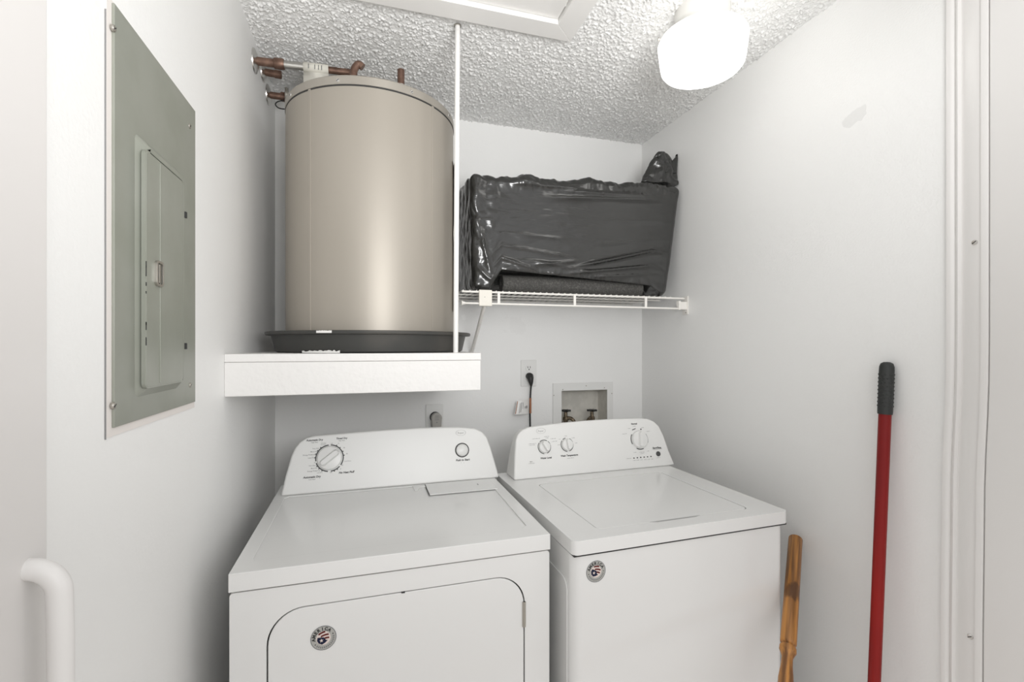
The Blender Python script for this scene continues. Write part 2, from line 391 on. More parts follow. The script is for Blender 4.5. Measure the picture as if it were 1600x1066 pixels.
# embossed housing: sloped sides
ey0, ey1 = W(203, 400).y, W(290, 400, .019).y; ez1 = W(207, 207).z; ez0 = W(207, 622).z
dy0, dy1 = W(228, 400, .019).y, W(286, 400, .019).y; dz1 = W(228, 234, .019).z; dz0 = W(228, 606, .019).z
hb = .019
bm = bmesh.new()
lo = [LP((XL+.005, y, z)) for y, z in rrect(ey0, ez0, ey1, ez1, .012, 6)]
mi_ = [LP((XL+hb, y, z)) for y, z in rrect(ey0+.024, ez0+.018, ey1-.002, ez1-.016, .010, 6)]
ho = [LP((XL+hb, y, z)) for y, z in rrect(dy0-.002, dz0-.002, dy1+.002, dz1+.002, .010, 6)]
hi = [p-Vector((.006, 0, 0)) for p in ho]
lv = [[bm.verts.new(p) for p in l] for l in (lo, mi_, ho, hi)]
for a, b in zip(lv, lv[1:]):
    for k in range(len(a)): bm.faces.new((a[k], a[(k+1) % len(a)], b[(k+1) % len(a)], b[k]))
bm.faces.new(lv[-1])
obj('embossed_housing', bm, M['panel'], t, bevel=.002, angle=25)
bm = bmesh.new(); prism(bm, [LP((XL+hb-.004, y, z)) for y, z in rrect(dy0, dz0, dy1, dz1, .010, 6)], (.0045, 0, 0))
# pressed ridge along the door
box(bm, LP((XL+hb, dy0+.052, dz0+.004)), LP((XL+hb+.0018, dy0+.0535, dz1-.004)))
pdoor = obj('panel_door', bm, M['panel'], t, bevel=.0008)
# chips of bare metal along the door edge
for py, l in ((418, .010), (432, .016), (447, .006), (459, .004), (508, .005), (516, .013), (531, .004), (540, .010)):
    zz = W(229, py, hb).z
    obj('paint_chip', BX(LP((XL+hb, dy0-.0010, zz)), LP((XL+hb+.0009, dy0+random.uniform(.0003, .0012), zz+l))), M['dark'], pdoor)
lc = W(246, 428, hb)
bm = bmesh.new()
l0 = rrect(lc.y-.014, lc.z-.022, lc.y+.014, lc.z+.022, .007, 5); l1 = rrect(lc.y-.010, lc.z-.018, lc.y+.010, lc.z+.018, .005, 5)
prism(bm, [LP((XL+hb, y, z)) for y, z in l0], (.005, 0, 0), [[LP((XL+hb, y, z)) for y, z in l1]])
box(bm, LP((XL+hb, lc.y-.003, lc.z-.016)), LP((XL+hb+.004, lc.y+.003, lc.z+.016)))
latch = obj('latch', bm, M['steel'], pdoor, bevel=.0012)
obj('latch_pocket', BX(LP((XL+hb+.0006, lc.y-.0105, lc.z-.0185)), LP((XL+hb+.0012, lc.y+.0105, lc.z+.0185))), M['dark'], latch)
for py in (336, 541):
    c = W(289, py, hb); obj('hinge_tab', BX(LP((XL+hb-.001, c.y-.003, c.z-.006)), LP((XL+hb+.003, c.y+.003, c.z+.006))), M['dark'], pdoor)
for px, py in ((177.5, 44), (296, 197), (177.5, 634), (297, 602)):
    c = W(px, py, .006); screw('panel_screw', LP(c), (1, 0, 0), .0052, t, 'steel')

# ------------------------------------------------------------------ platform shelf, drain pan, water heater, hanging rod
LZ1, LZ0, LYF, LX1 = CAMZ-.023, CAMZ-.138, 1.442, .330
lc0 = Vector(((XL+LX1)/2, LYF, LZ0))
t = thing('platform_shelf', 'thick white painted platform shelf that carries the water heater', 'shelf', lc0)
obj('top_board', BX(Vector((XL, LYF, LZ1-.022))-lc0, Vector((LX1, YB, LZ1))-lc0), M['ledge'], t, bevel=.002)
obj('front_board', BX(Vector((XL, LYF+.002, LZ0))-lc0, Vector((LX1-.001, LYF+.04, LZ1-.0225))-lc0), M['ledge'], t, bevel=.002)
obj('side_board', BX(Vector((LX1-.04, LYF+.0405, LZ0))-lc0, Vector((LX1-.001, YB, LZ1-.0225))-lc0), M['ledge'], t, bevel=.002)
TC = Vector((.012, 1.800, LZ1))
t = thing('drain_pan', 'round black plastic drain pan under the water heater', 'drain pan', TC)
bm = bmesh.new(); lathe(bm, [(0, .0005), (.312, .0005), (.320, .005), (.332, .056), (.348, .057), (.350, .060), (.350, .066), (.346, .068), (.330, .068), (.326, .062), (.316, .010), (.310, .006), (0, .006)], n=96)
obj('pan_body', bm, M['pan'], t)
# torn white sticker on the rim and flaked caulk along the foot
def pan_patch(a0, a1, z0, z1, r0, r1, jag, m, name, lab=None):
    bm = bmesh.new(); n = 22; pr = None
    for i in range(n+1):
        a = a0+(a1-a0)*i/n; zz0 = z0; zz1 = z1+random.uniform(-jag, jag)
        q = (bm.verts.new((r0*math.cos(a), r0*math.sin(a), zz0)), bm.verts.new((r1*math.cos(a), r1*math.sin(a), zz1)))
        if pr: bm.faces.new((pr[0], q[0], q[1], pr[1]))
        pr = q
    o = obj(name, bm, m, t, smooth=False); mo = o.modifiers.new('thick', 'SOLIDIFY'); mo.thickness = .0008; mo.offset = 0
    if lab: o['label'] = lab
aa = lambda px: math.atan2(onP(px, 516, Vector((0, 1.452, 0)), Vector((0, 1, 0))).y-TC.y, onY(px, 516, 1.455).x-TC.x)
pan_patch(aa(481), aa(514), .0595, .0665, .3512, .3508, .0006, M['white'], 'torn_sticker', 'torn white paper sticker')
pan_patch(aa(415), aa(523), .0008, .0075, .3245, .3245, .0030, M['white'], 'caulk_flake')
# tank
TR = .288; TZ0 = .0065; TZ1 = .825
t = thing('water_heater', 'tall taupe metallic cylindrical water heater standing in black pan', 'water heater', TC)
zt_ = CAMZ+.818-TC.z
bm = bmesh.new(); lathe(bm, [(0, TZ0), (TR-.004, TZ0), (TR, TZ0+.004), (TR, zt_-.030), (TR-.002, zt_-.029), (TR-.002, zt_-.024), (0, zt_-.024)], n=128)
tank = obj('tank_body', bm, M['tank'], t)
bm = bmesh.new(); lathe(bm, [(TR-.004, zt_-.030), (TR+.002, zt_-.028), (TR+.002, zt_-.004), (TR-.001, zt_), (0, zt_)], n=128)
lid = obj('tank_lid', bm, M['tanklid'], t)
bm = bmesh.new(); lathe(bm, [(TR-.003, zt_-.033), (TR+.0008, zt_-.033), (TR+.0008, zt_-.029), (TR-.003, zt_-.029)], n=128); obj('seam_gap', bm, M['dark'], tank)
def ang(px): # angle on the tank wall seen at column px
    best = None
    for k in range(720):
        a = -math.pi+k*math.pi/720; p = TC+Vector((TR*math.cos(a), TR*math.sin(a), 0)); d = p.y*CT+p.x*ST; u = 800+FPX*(p.x*CT-p.y*ST)/d
        if best is None or abs(u-px) < best[0]: best = (abs(u-px), a)
    return best[1]
for px in (455, 528, 643, 700):
    a = ang(px); n_ = Vector((math.cos(a), math.sin(a), 0)); screw('lid_screw', n_*(TR+.002)+Vector((0, 0, zt_-.017)), n_, .0055, lid)
# rolled seams down the jacket
for px in (483.5, 676):
    a = ang(px); c = Vector((math.cos(a), math.sin(a), 0)); w = Vector((-math.sin(a), math.cos(a), 0))
    bm = bmesh.new(); pts = [c*(TR-.002)+w*-.006, c*(TR+.0012)+w*-.005, c*(TR+.0016), c*(TR+.0012)+w*.005, c*(TR-.002)+w*.006]
    prism(bm, [p+Vector((0, 0, TZ0+.004)) for p in pts], (0, 0, zt_-.04)); obj('jacket_seam', bm, M['tank'], tank, angle=60)
# paper label curling off the right-hand side
a0 = ang(706)+.01; z0l = onY(712, 488, 1.76).z-TC.z; z1l = onY(712, 252, 1.76).z-TC.z
bm = bmesh.new(); NI, NJ = 14, 30; g = []
for j in range(NJ+1):
    v = j/NJ; row = []
    for i in range(NI+1):
        u = i/NI; a = a0+u*.50; r = TR+.0012+.010*(1-u)**3*(.45+.55*abs(math.sin(v*5.2+.6)))
        zz = z0l+(z1l-z0l)*v
        if v > .9: zz -= .05*(1-u)*((v-.9)/.1)**2*.4
        row.append(bm.verts.new((r*math.cos(a), r*math.sin(a), zz)))
    g.append(row)
for j in range(NJ):
    for i in range(NI): bm.faces.new((g[j][i], g[j][i+1], g[j+1][i+1], g[j+1][i]))
o = obj('curling_label', bm, M['tag'], tank); o['label'] = 'pale paper label curling away'; mo = o.modifiers.new('t', 'SOLIDIFY'); mo.thickness = .0006
# nipples on the lid
for px, py, Y, hgt, lean in ((626.5, 106, 1.60, .078, 0), (553, 104, 1.60, .078, .45)):
    p = onY(px, 118, Y)-TC; bm = bmesh.new(); b = Vector((p.x, p.y, zt_))
    tube(bm, [b, b+Vector((0, 0, hgt-.045)), b+Vector((0, 0, hgt-.042))], [.0135, .0135, .0105], 18)
    o = obj('nipple_collar', bm, M['white'], lid)
    bm = bmesh.new(); tube(bm, smooth_path([b+Vector((0, 0, .02)), b+Vector((0, 0, hgt-.02)), b+Vector((lean*.03, 0, hgt+.002)), b+Vector((lean*.06, 0, hgt+.006-abs(lean)*.025))], 4), .0115, 18)
    obj('pipe_nipple', bm, M['copper'], lid)
# hanging rod from ceiling to platform
ph = onZ(715, 40, ZC-.006); pb = onY(712, 550, ph.y+.004)
bm = bmesh.new(); tube(bm, [(0, 0, 0), (ph.x-pb.x, ph.y-pb.y, ZC-.003-LZ1)], .0082, 20)
t = thing('hanging_rod', 'thin white conduit rod from ceiling down to the platform edge', 'rod', (pb.x, pb.y, LZ1))
rod = obj('rod', bm, M['white'], t)
bm = bmesh.new(); lathe(bm, [(.0085, -.004), (.0115, -.004), (.0115, 0), (.0085, 0)], (ph.x-pb.x, ph.y-pb.y, ZC-.005-LZ1), n=20); obj('collar', bm, M['steel'], t)

# ------------------------------------------------------------------ capped and joined pipes at the left wall
def flange(bm, c, r): lathe(bm, [(0, .0005), (r, .0005), (r*.98, .004), (r*.62, .010), (r*.42, .012), (0, .012)], c, (1, 0, 0), 32)
def run(p, a, b, r, name, m, parent, dr=Vector((1, 0, 0)), prof=None):
    bm = bmesh.new(); pr = prof or [(0, 0), (r, 0), (r, 1), (0, 1)]
    lathe(bm, [(q, a+(b-a)*h) for q, h in pr], p, dr, 20); return obj(name, bm, m, parent)
w1 = W(397, 95); o1 = Vector((XL, w1.y, w1.z)); Z0 = Vector((0, 0, 0))
t = thing('supply_pipe', 'longest copper pipe out of left wall, with silver sleeve and paper tag', 'pipe', o1, group='pipes by the water heater')
dr1 = Vector((1, -.06, .0))
def xat(px, py, Y): return onY(px, py, Y).x-XL
bm = bmesh.new(); flange(bm, Z0, .040); obj('wall_flange', bm, M['chrome'], t)
run(Z0, .004, xat(432, 95, o1.y), .0135, 'copper_pipe', M['copper'], t, dr1)
xa, xb = xat(429, 95, o1.y), xat(445, 96, o1.y)
run(Z0, xa, xb, .018, 'coupling', M['copper'], t, dr1, [(0, 0), (.0165, 0), (.018, .1), (.018, .85), (.0155, 1), (0, 1)])
run(Z0, xb, xat(477, 98, o1.y), .0125, 'tinned_sleeve', M['tin'], t, dr1)
run(Z0, xat(476, 98, o1.y), xat(552, 100, o1.y), .0115, 'far_pipe', M['copper'], t, dr1)
bm = bmesh.new(); x0, x1 = xat(475, 98, o1.y), xat(514, 98, o1.y); d1 = dr1.normalized()
n = 12; pr = None
for i in range(n+1):  # paper tag folded over the pipe
    a = -.5*math.pi+math.pi*1.0*i/n
    q = [bm.verts.new(Vector((x, x*d1.y/d1.x, 0))+Vector((0, -.0150*math.cos(a)-.001, .015*math.sin(a)))) for x in (x0, x1)]
    if pr: bm.faces.new((pr[0], pr[1], q[1], q[0]))
    else: first = q
    pr = q
dn = [bm.verts.new(v.co+Vector((0, -.004, -.040))) for v in first]; bm.faces.new((first[0], first[1], dn[1], dn[0]))
for i, x in enumerate((.2, .45, .6, .72)):
    k = len(bm.faces); xx = x0+(x1-x0)*x; yy = xx*d1.y/d1.x
    bm.faces.new([bm.verts.new((xx+dx, yy-.0172, z)) for dx, z in ((0, -.012), (.0025, -.012), (.0025, .004), (0, .004))]); setmat(bm, k, 1)
o = obj('paper_tag', bm, [M['tag'], M['greyink']], t); mo = o.modifiers.new('t', 'SOLIDIFY'); mo.thickness = .0006
w2 = W(410, 112); o2 = Vector((XL, w2.y, w2.z))
t = thing('capped_stub', 'short capped copper pipe stub below the longest pipe on left wall', 'pipe', o2, group='pipes by the water heater')
bm = bmesh.new(); flange(bm, Z0, .036); obj('wall_flange', bm, M['chrome'], t)
e2 = xat(440, 117, o2.y)
run(Z0, .004, e2, .0125, 'copper_pipe', M['copper'], t, Vector((1, 0, -.03)), [(0, 0), (.0125, 0), (.0125, .62), (.0142, .63), (.0142, .96), (.012, 1), (0, 1)])
w3 = W(418, 148); o3 = Vector((XL, w3.y, w3.z))
t = thing('valve_pipe', 'lowest copper pipe with valve and wire loop beside the tank', 'pipe', o3, group='pipes by the water heater')
bm = bmesh.new(); flange(bm, Z0, .038); obj('wall_flange', bm, M['chrome'], t)
e3 = xat(447, 150, o3.y)
run(Z0, .004, e3, .0125, 'copper_pipe', M['copper'], t, Vector((1, -.02, -.02)), [(0, 0), (.0125, 0), (.0125, .7), (.017, .72), (.017, 1), (0, 1)])
bm = bmesh.new(); lathe(bm, [(0, -.007), (.026, -.006), (.028, 0), (.026, .006), (0, .007)], (e3+.004, -.018, 0), (1, .2, 0), 10); valve = obj('valve_wheel', bm, M['steel'], t)
bm = bmesh.new(); tube(bm, smooth_path([(e3-.006, -.01, -.018), (e3-.026, -.015, -.028), (e3-.034, -.018, -.042), (e3-.020, -.02, -.055), (e3+.012, -.02, -.054), (e3+.03, -.012, -.045)], 6), .0022, 8); obj('wire_loop', bm, M['black'], t)

# ------------------------------------------------------------------ ceiling lamp
gl = onZ(1097, 62, CAMZ+.945); LC = Vector((gl.x, gl.y, ZC))
t = thing('ceiling_lamp', 'lit flush ceiling lamp with opal glass drum shade', 'ceiling lamp', LC)
bm = bmesh.new(); lathe(bm, [(0, .002), (.080, .002), (.082, -.004), (.080, -.030), (.078, -.045), (.074, -.050), (.088, -.060), (.100, -.066), (.104, -.074), (.104, -.086), (.098, -.088), (0, -.070)], n=64)
obj('lamp_base', bm, M['lampmetal'], t)
bm = bmesh.new(); lathe(bm, [(.094, -.084), (.112, -.083), (.126, -.088), (.131, -.098), (.130, -.112), (.124, -.160), (.121, -.174), (.113, -.184), (.100, -.189), (.06, -.193), (0, -.194)], n=80)
obj('glass_shade', bm, M['glass'], t)
for a in (2.75, -.30, -1.9+3.14*1.0):
    bm = bmesh.new(); c = Vector((math.cos(a), math.sin(a), 0)); b = c*.10+Vector((0, 0, -.080))
    tube(bm, [b, b+c*.030], .0022, 8); lathe(bm, [(0, 0), (.0055, 0), (.0055, .003), (0, .003)], b+c*.030, c, 12); obj('thumb_screw', bm, M['steel'], t)

# ------------------------------------------------------------------ wire shelf
SY = 1.80; SZ = CAMZ+.211; SX0 = .336; SX1 = XR-.012
lowz = CAMZ+.162
so = Vector((SX0, SY, SZ))
t = thing('wire_shelf', 'white wire shelf across the back wall under the black bag', 'shelf', so)
def LS(x, y, z): return Vector((x, y, z))-so
bm = bmesh.new()
x = SX0+.006
while x < SX1-.055:
    tube(bm, [LS(x, SY-.002, SZ+.001), LS(x, YB-.012, SZ+.001)], .0019, 6); x += .0262
for yy in (SY+.11, SY+.22, YB-.016): tube(bm, [LS(SX0, yy, SZ-.004), LS(SX1-.05, yy, SZ-.004)], .0028, 8)
obj('wire_deck', bm, M['wire'], t)
bm = bmesh.new(); tube(bm, [LS(SX0, SY, SZ-.004), LS(SX1, SY, SZ-.004)], .0042, 12); obj('front_rail', bm, M['wire'], t)
bm = bmesh.new(); tube(bm, [LS(SX0, SY-.003, lowz), LS(SX1, SY-.003, lowz)], .0042, 12)
lathe(bm, [(0, 0), (.010, 0), (.009, .003), (.0042, .016), (0, .018)], LS(SX0-.002, SY-.003, lowz), (1, 0, 0), 14); obj('lower_rail', bm, M['wire'], t)
for px in (779, 897.5, 1008.5):
    xx = onY(px, 465, SY).x; obj('rail_spacer', BX(LS(xx-.0055, SY-.006, lowz-.003), LS(xx+.0055, SY+.001, SZ)), M['wire'], t, bevel=.0015)
cx = onY(758, 465, SY).x
clip = obj('brace_clip', BX(LS(cx-.026, SY-.010, lowz-.010), LS(cx+.026, SY+.004, SZ+.004)), M['clip'], t, bevel=.003)
screw('clip_screw', LS(cx-.004, SY-.010, (lowz+SZ)/2), (0, -1, 0), .0025, clip, 'steel')
bw = onY(736, 555, YB-.008)
bm = bmesh.new(); a = LS(cx, SY+.004, lowz); b = LS(bw.x, YB-.008, bw.z); tube(bm, [a, b], .0078, 12); lathe(bm, [(0, 0), (.012, 0), (.012, .006), (0, .006)], b+Vector((0, .0075, -.006)), (0, -1, 0), 14)
obj('diagonal_brace', bm, M['wire'], t)
bm = bmesh.new(); box(bm, LS(XR-.005, SY-.016, lowz-.026), LS(XR-.0004, SY+.022, SZ+.006)); box(bm, LS(XR-.042, SY-.010, lowz-.004), LS(XR-.004, SY+.008, lowz+.030)); box(bm, LS(XR-.046, SY-.011, lowz-.006), LS(XR-.036, SY+.009, lowz+.034))
br = obj('wall_bracket', bm, M['wire'], t, bevel=.002)
screw('bracket_screw', LS(XR-.0055, SY-.003, lowz-.017), (-1, 0, 0), .003, br, 'steel')

# foam roll
ra = onY(783, 442, 1.875); rb = onY(999, 445, 1.875); rr = .0365
bm = bmesh.new(); FR = Vector((ra.x, 1.875, SZ+.0035+rr))
lathe(bm, [(.012, .004), (.013, 0), (rr-.003, 0), (rr, .003), (rr, rb.x-ra.x-.003), (rr-.003, rb.x-ra.x), (.013, rb.x-ra.x), (.012, rb.x-ra.x-.004)], (0, 0, 0), (1, 0, 0), 40)
lathe(bm, [(.012, .004), (.012, rb.x-ra.x-.004)], (0, 0, 0), (1, 0, 0), 40)
o = obj('foam_roll', bm, M['foam']); o.location = FR
tag(o, 'black foam roll lying on wire shelf beneath the wrapped bag', 'foam roll')

# black plastic bag wrapped round a box
t0 = onY(735, 272, 1.815); t1 = onY(1066, 288, 1.815); b1 = onY(1044, 456, 1.815); b0_ = onY(738, 452, 1.815)
Yf, Yb_ = 1.815, 2.135
XRm = XR-.012
deck = SZ+.0035
def bag_point(u, v, w):   # u along, v up, w depth; each 0..1
    xl = .378-.012*w + .012*(1-v); xr_top = XRm; xr_bot = b1.x
    xr = xr_bot+(xr_top-xr_bot)*v**.8
    x = xl+(xr-xl)*u
    ztop = t0.z+(t1.z-t0.z)*u + .012*w
    # underside lies on the foam roll in the middle, sags to the wires at both ends
    s = max(0, min(1, (x-.452)/.048)); e = max(0, min(1, (1.225-x)/.05))
    yy = Yf+(Yb_-Yf)*w
    skirt = .072-.040*(x-.51)/.64                      # the bag's skin hangs a little in front of the roll
    k_ = max(0, min(1, (yy-1.820)/.006))
    lift = s*e*(skirt*(1-k_)+.079*k_)
    lift *= max(0, min(1, (1.945-yy)/.03))
    zb = deck+.002+lift
    return Vector((x, Yf+(Yb_-Yf)*w + .012*(1-v)*(1-w), zb+(ztop-zb)*v))
bm = bmesh.new(); N = 90
def bagface(f, nu, nv):
    g = [[bm.verts.new(f(i/nu, j/nv)) for i in range(nu+1)] for j in range(nv+1)]
    for j in range(nv):
        for i in range(nu): bm.faces.new((g[j][i], g[j][i+1], g[j+1][i+1], g[j+1][i]))
def rnd(u, v, w):
    # soften the corners: blend towards a rounded box
    k = []
    c = [2*u-1, 2*v-1, 2*w-1]
    size = (.95, .46, .32); r = .030
    p = [c[i]*size[i]/2 for i in range(3)]
    q = [max(-size[i]/2+r, min(size[i]/2-r, p[i])) for i in range(3)]
    d = Vector((p[0]-q[0], p[1]-q[1], p[2]-q[2]))
    if d.length > 1e-6: d = d*(min(1, r/d.length)); 
    return [((q[i]+d[i])/size[i]+.5) for i in range(3)]
nu, nv, nw = 190, 100, 50
bagface(lambda a, b: Vector((a, b, 0)), nu, nv); bagface(lambda a, b: Vector((a, b, 1)), nu, nv)
bagface(lambda a, b: Vector((0, b, a)), nw, nv); bagface(lambda a, b: Vector((1, b, a)), nw, nv)
bagface(lambda a, b: Vector((a, 1, b)), nu, nw); bagface(lambda a, b: Vector((a, 0, b)), nu, nw)
bmesh.ops.remove_doubles(bm, verts=bm.verts, dist=1e-5)
# pulled folds on the front: (x0,v0)-(x1,v1), height, half width
folds = [((.45, .12), (.985, .42), .010, .010), ((.42, .055), (.95, .24), .008, .010), ((.55, .05), (.9, .14), .005, .010), ((.25, .10), (.55, .22), .004, .012),
         ((.28, .80), (.98, .84), .007, .016), ((.35, .87), (.97, .865), .006, .012), ((.06, .30), (.5, .22), .003, .010), ((.1, .42), (.45, .40), .002, .010), ((.2, .16), (.6, .10), .004, .012), ((.08, .18), (.3, .06), .005, .012),
         ((.08, .08), (.03, .55), .006, .010), ((.12, .93), (.5, .90), .006, .012), ((.02, .2), (.10, .04), .006, .010), ((.5, .33), (.98, .52), .0025, .012), ((.6, .6), (.97, .66), .002, .012)]
for v in bm.verts:
    u0, v0, w0 = v.co
    u, vv, w = rnd(u0, v0, w0); p = bag_point(u, vv, w)
    front = max(0, 1-w*3.0); dy = 0
    X, Z = u, vv
    for (a, b, hgt, wid) in folds:
        ax, az = a[0]*.95, a[1]*.45; bx_, bz_ = b[0]*.95, b[1]*.45; px_, pz_ = X*.95, Z*.45
        L2 = (bx_-ax)**2+(bz_-az)**2; tt = ((px_-ax)*(bx_-ax)+(pz_-az)*(bz_-az))/L2; tc_ = max(0, min(1, tt))
        d = math.hypot(px_-ax-tc_*(bx_-ax), pz_-az-tc_*(bz_-az)) 
        end = min(1, 4*min(max(tt, 0), max(1-tt, 0))+.0) if 0 < tt < 1 else 0
        # sharp crest, slow fall
        dy -= 2.1*hgt*end*math.exp(-(d/(wid*.75))) * front
    P3 = Vector((p.x*5, p.y*5, p.z*14))
    crumple = noise.noise(P3*1.3)*.0022+abs(noise.noise(P3*2.2+Vector((3, 1, 9))))*.0022
    edge = max(max(0, .16-u)/.16, max(0, vv-.80)/.20*(1 if True else 0), max(0, .12-vv)/.12, w*.9)
    tl = abs(noise.noise(Vector((p.x*16, p.y*16, p.z*9))))+.5*abs(noise.noise(Vector((p.x*40, p.y*40, p.z*22))))
    amp = crumple*.8+tl*.014*min(1, edge)
    cdir = Vector((u-.5, 0, vv-.5))
    p.y += dy*1.0 + (-(amp) if w < .3 else 0)
    if vv > .93: p.z += tl*.016*(1-.7*u)+ .006*math.sin(p.x*23)
    if u < .06: p.x -= tl*.008
    if vv < .06 and p.z < deck+.004: p.z = deck+.001
    if p.z < deck+.0005: p.z = deck+.0005
    p.x = min(p.x, XR-.004); p.y = min(p.y, YB-.004)
    if ra.x-.014 < p.x < rb.x+.014:            # lies against the roll, never in it
        oy, oz = p.y-1.875, p.z-(SZ+.0035+rr); rad = math.hypot(oy, oz)
        if rad < rr+.006:
            if rad < 1e-4: oy, oz, rad = 0, 1, 1
            if oz < -.01 and abs(oy) < rr: oz = abs(oz)
            k_ = (rr+.006)/rad; p.y = 1.875+oy*k_; p.z = SZ+.0035+rr+oz*k_
    v.co = p
bo = Vector((.86, 1.97, deck)); bmesh.ops.translate(bm, vec=-bo, verts=bm.verts)
t = thing('wrapped_bag', 'bulky box wrapped in shiny black plastic bag on the wire shelf', 'bag', bo)
o = obj('bag_body', bm, M['bag'], t, angle=180)
# gathered tuft at the top right
def crumpled(bm, left, right, Y, th, seed, nu=22, nv=22, amp=.007):
    Lc = smooth_path([onY(x, y, Y)-bo for x, y in left], 8); Rc = smooth_path([onY(x, y, Y)-bo for x, y in right], 8)
    def pick(c, t): f = t*(len(c)-1); i = min(int(f), len(c)-2); return c[i].lerp(c[i+1], f-i)
    loop = []
    for j in range(nv+1):
        t_ = j/nv; l, r = pick(Lc, t_), pick(Rc, t_); row = []
        for k in range(2*nu):
            a = 2*math.pi*k/(2*nu); u = .5-.5*math.cos(a); p = l.lerp(r, u); q = p*26+Vector((seed, 0, 0))
            fold = abs(noise.noise(q))*1.6+abs(noise.noise(q*2.3))*.7-.7
            p = p+Vector((0, -th*math.sin(a)*(1-.45*t_)-amp*fold, 0))
            if t_ > .85: p.z += .004*noise.noise(q*2)
            p.x = min(p.x, XR-.004-bo.x); row.append(bm.verts.new(p))
        loop.append(row)
    for a, b in zip(loop, loop[1:]):
        for k in range(2*nu): bm.faces.new((a[k], a[(k+1) % (2*nu)], b[(k+1) % (2*nu)], b[k]))
    bm.faces.new(loop[-1]); bm.faces.new(loop[0][::-1])
bm = bmesh.new()
crumpled(bm, [(1000, 285), (1010, 267), (1018, 251), (1028, 237)], [(1069, 292), (1058, 268), (1052, 255), (1046, 242)], 1.87, .028, 0, 30, 30, .012)
crumpled(bm, [(1040, 272), (1047, 256), (1053, 248), (1060, 241)], [(1058, 272), (1059, 260), (1062, 252), (1065, 244)], 1.865, .014, 9, 12, 14, .004)
o = obj('gathered_tuft', bm, M['bag'], t, angle=60)

# ------------------------------------------------------------------ wall sockets, cords, supply box
def cover(name, label, px0, py0_, px1, py1_, grp):
    a = onY(px0, py1_, YB); b = onY(px1, py0_, YB); c = Vector(((a.x+b.x)/2, YB, a.z))
    t = thing(name, label, 'outlet', c, group=grp)
    h = b.z-a.z; w = b.x-a.x
    bm = bmesh.new(); prism(bm, [(x, -.0005, z) for x, z in rrect(-w/2, 0, w/2, h, .004, 4)], (0, -.0055, 0)); obj('cover_plate', bm, M['plastic'], t, bevel=.002)
    return t, w, h
t, w, h = cover('wall_outlet', 'white duplex outlet on back wall beside the supply box', 813.5, 562.5, 838, 604, 'wall outlets behind the machines')
for zc in (h*.69, h*.31):
    bm = bmesh.new(); lathe(bm, [(0, 0), (.0165, 0), (.0160, .0025), (0, .0025)], (0, -.0058, zc), (0, -1, 0), 28); rc = obj('receptacle', bm, M['plastic'], t)
    bm = bmesh.new()
    for sx in (-.006, .006): box(bm, (sx-.0012, -.0090, zc), (sx+.0012, -.0082, zc+.009))
    lathe(bm, [(0, 0), (.003, 0), (0, .0004)], (0, -.0086, zc-.006), (0, -1, 0), 12); obj('slots', bm, M['ink'], rc)
screw('plate_screw', (0, -.006, h*.5), (0, -1, 0), .003, t, 'white')
ox = t.location.x
# power cord of the washer
pt = Vector((ox, YB-.006, t.location.z+h*.31))
c = thing('power_cord', 'black power cord plugged in beside supply box, running down behind washer', 'cord', pt)
bm = bmesh.new(); tube(bm, [(0, -.003, .010), (0, -.014, .009), (0, -.024, 0), (.001, -.028, -.020), (.002, -.027, -.034)], [.017, .018, .015, .010, .0055], 16); obj('plug', bm, M['black'], c)
p2 = onY(828, 655, YB-.03)-pt; p1 = onY(828.5, 620, YB-.03)-pt
bm = bmesh.new(); tube(bm, smooth_path([(.002, -.027, -.03), (p1.x, -.026, p1.z), (p2.x, -.026, p2.z), (p2.x+.005, -.04, p2.z-.10), (p2.x+.05, -.09, p2.z-.2)], 8), .0043, 10); obj('cord', bm, M['black'], c)
q0, q1 = onY(827, 622, YB-.033)-pt, onY(827, 646, YB-.033)-pt
bm = bmesh.new(); lathe(bm, [(.0052, q1.z), (.0052, q0.z)], (p1.x, -.026, 0), (0, 0, 1), 12); o = obj('cord_label', bm, M['orange'], c)
bm = bmesh.new(); a0 = onY(826, 624, YB-.03)-pt; a1 = onY(808, 626, YB-.045)-pt; a2 = onY(804, 648, YB-.05)-pt; a3 = onY(826, 646, YB-.03)-pt
NN = 8; rows_ = []
for i in range(NN+1):
    s_ = i/NN; topp = a0.lerp(a1, s_); bot = a3.lerp(a2, s_); bul = Vector((0, -.012*math.sin(s_*math.pi), 0)); rows_.append((bm.verts.new(topp+bul), bm.verts.new(bot+bul)))
for i, (a, b) in enumerate(zip(rows_, rows_[1:])): bm.faces.new((a[0], b[0], b[1], a[1]))
for s0, s1, v0_, v1_, mi in ((.93, .98, .05, .95, 2), (.62, .66, .15, .85, 1), (.72, .75, .2, .9, 1), (.30, .36, .45, .6, 1), (.14, .24, .42, .62, 1), (.5, .53, .15, .6, 1)):
    k = len(bm.faces); pts = []
    for s_, v_ in ((s0, v0_), (s1, v0_), (s1, v1_), (s0, v1_)):
        topp = a0.lerp(a1, s_); bot = a3.lerp(a2, s_); pts.append(bm.verts.new(topp.lerp(bot, v_)+Vector((0, -.012*math.sin(s_*math.pi)-.001, 0))))
    bm.faces.new(pts); setmat(bm, k, mi)
o = obj('warning_tag', bm, [M['white'], M['greyink'], M['orange']], c); o['label'] = 'white printed warning tag'
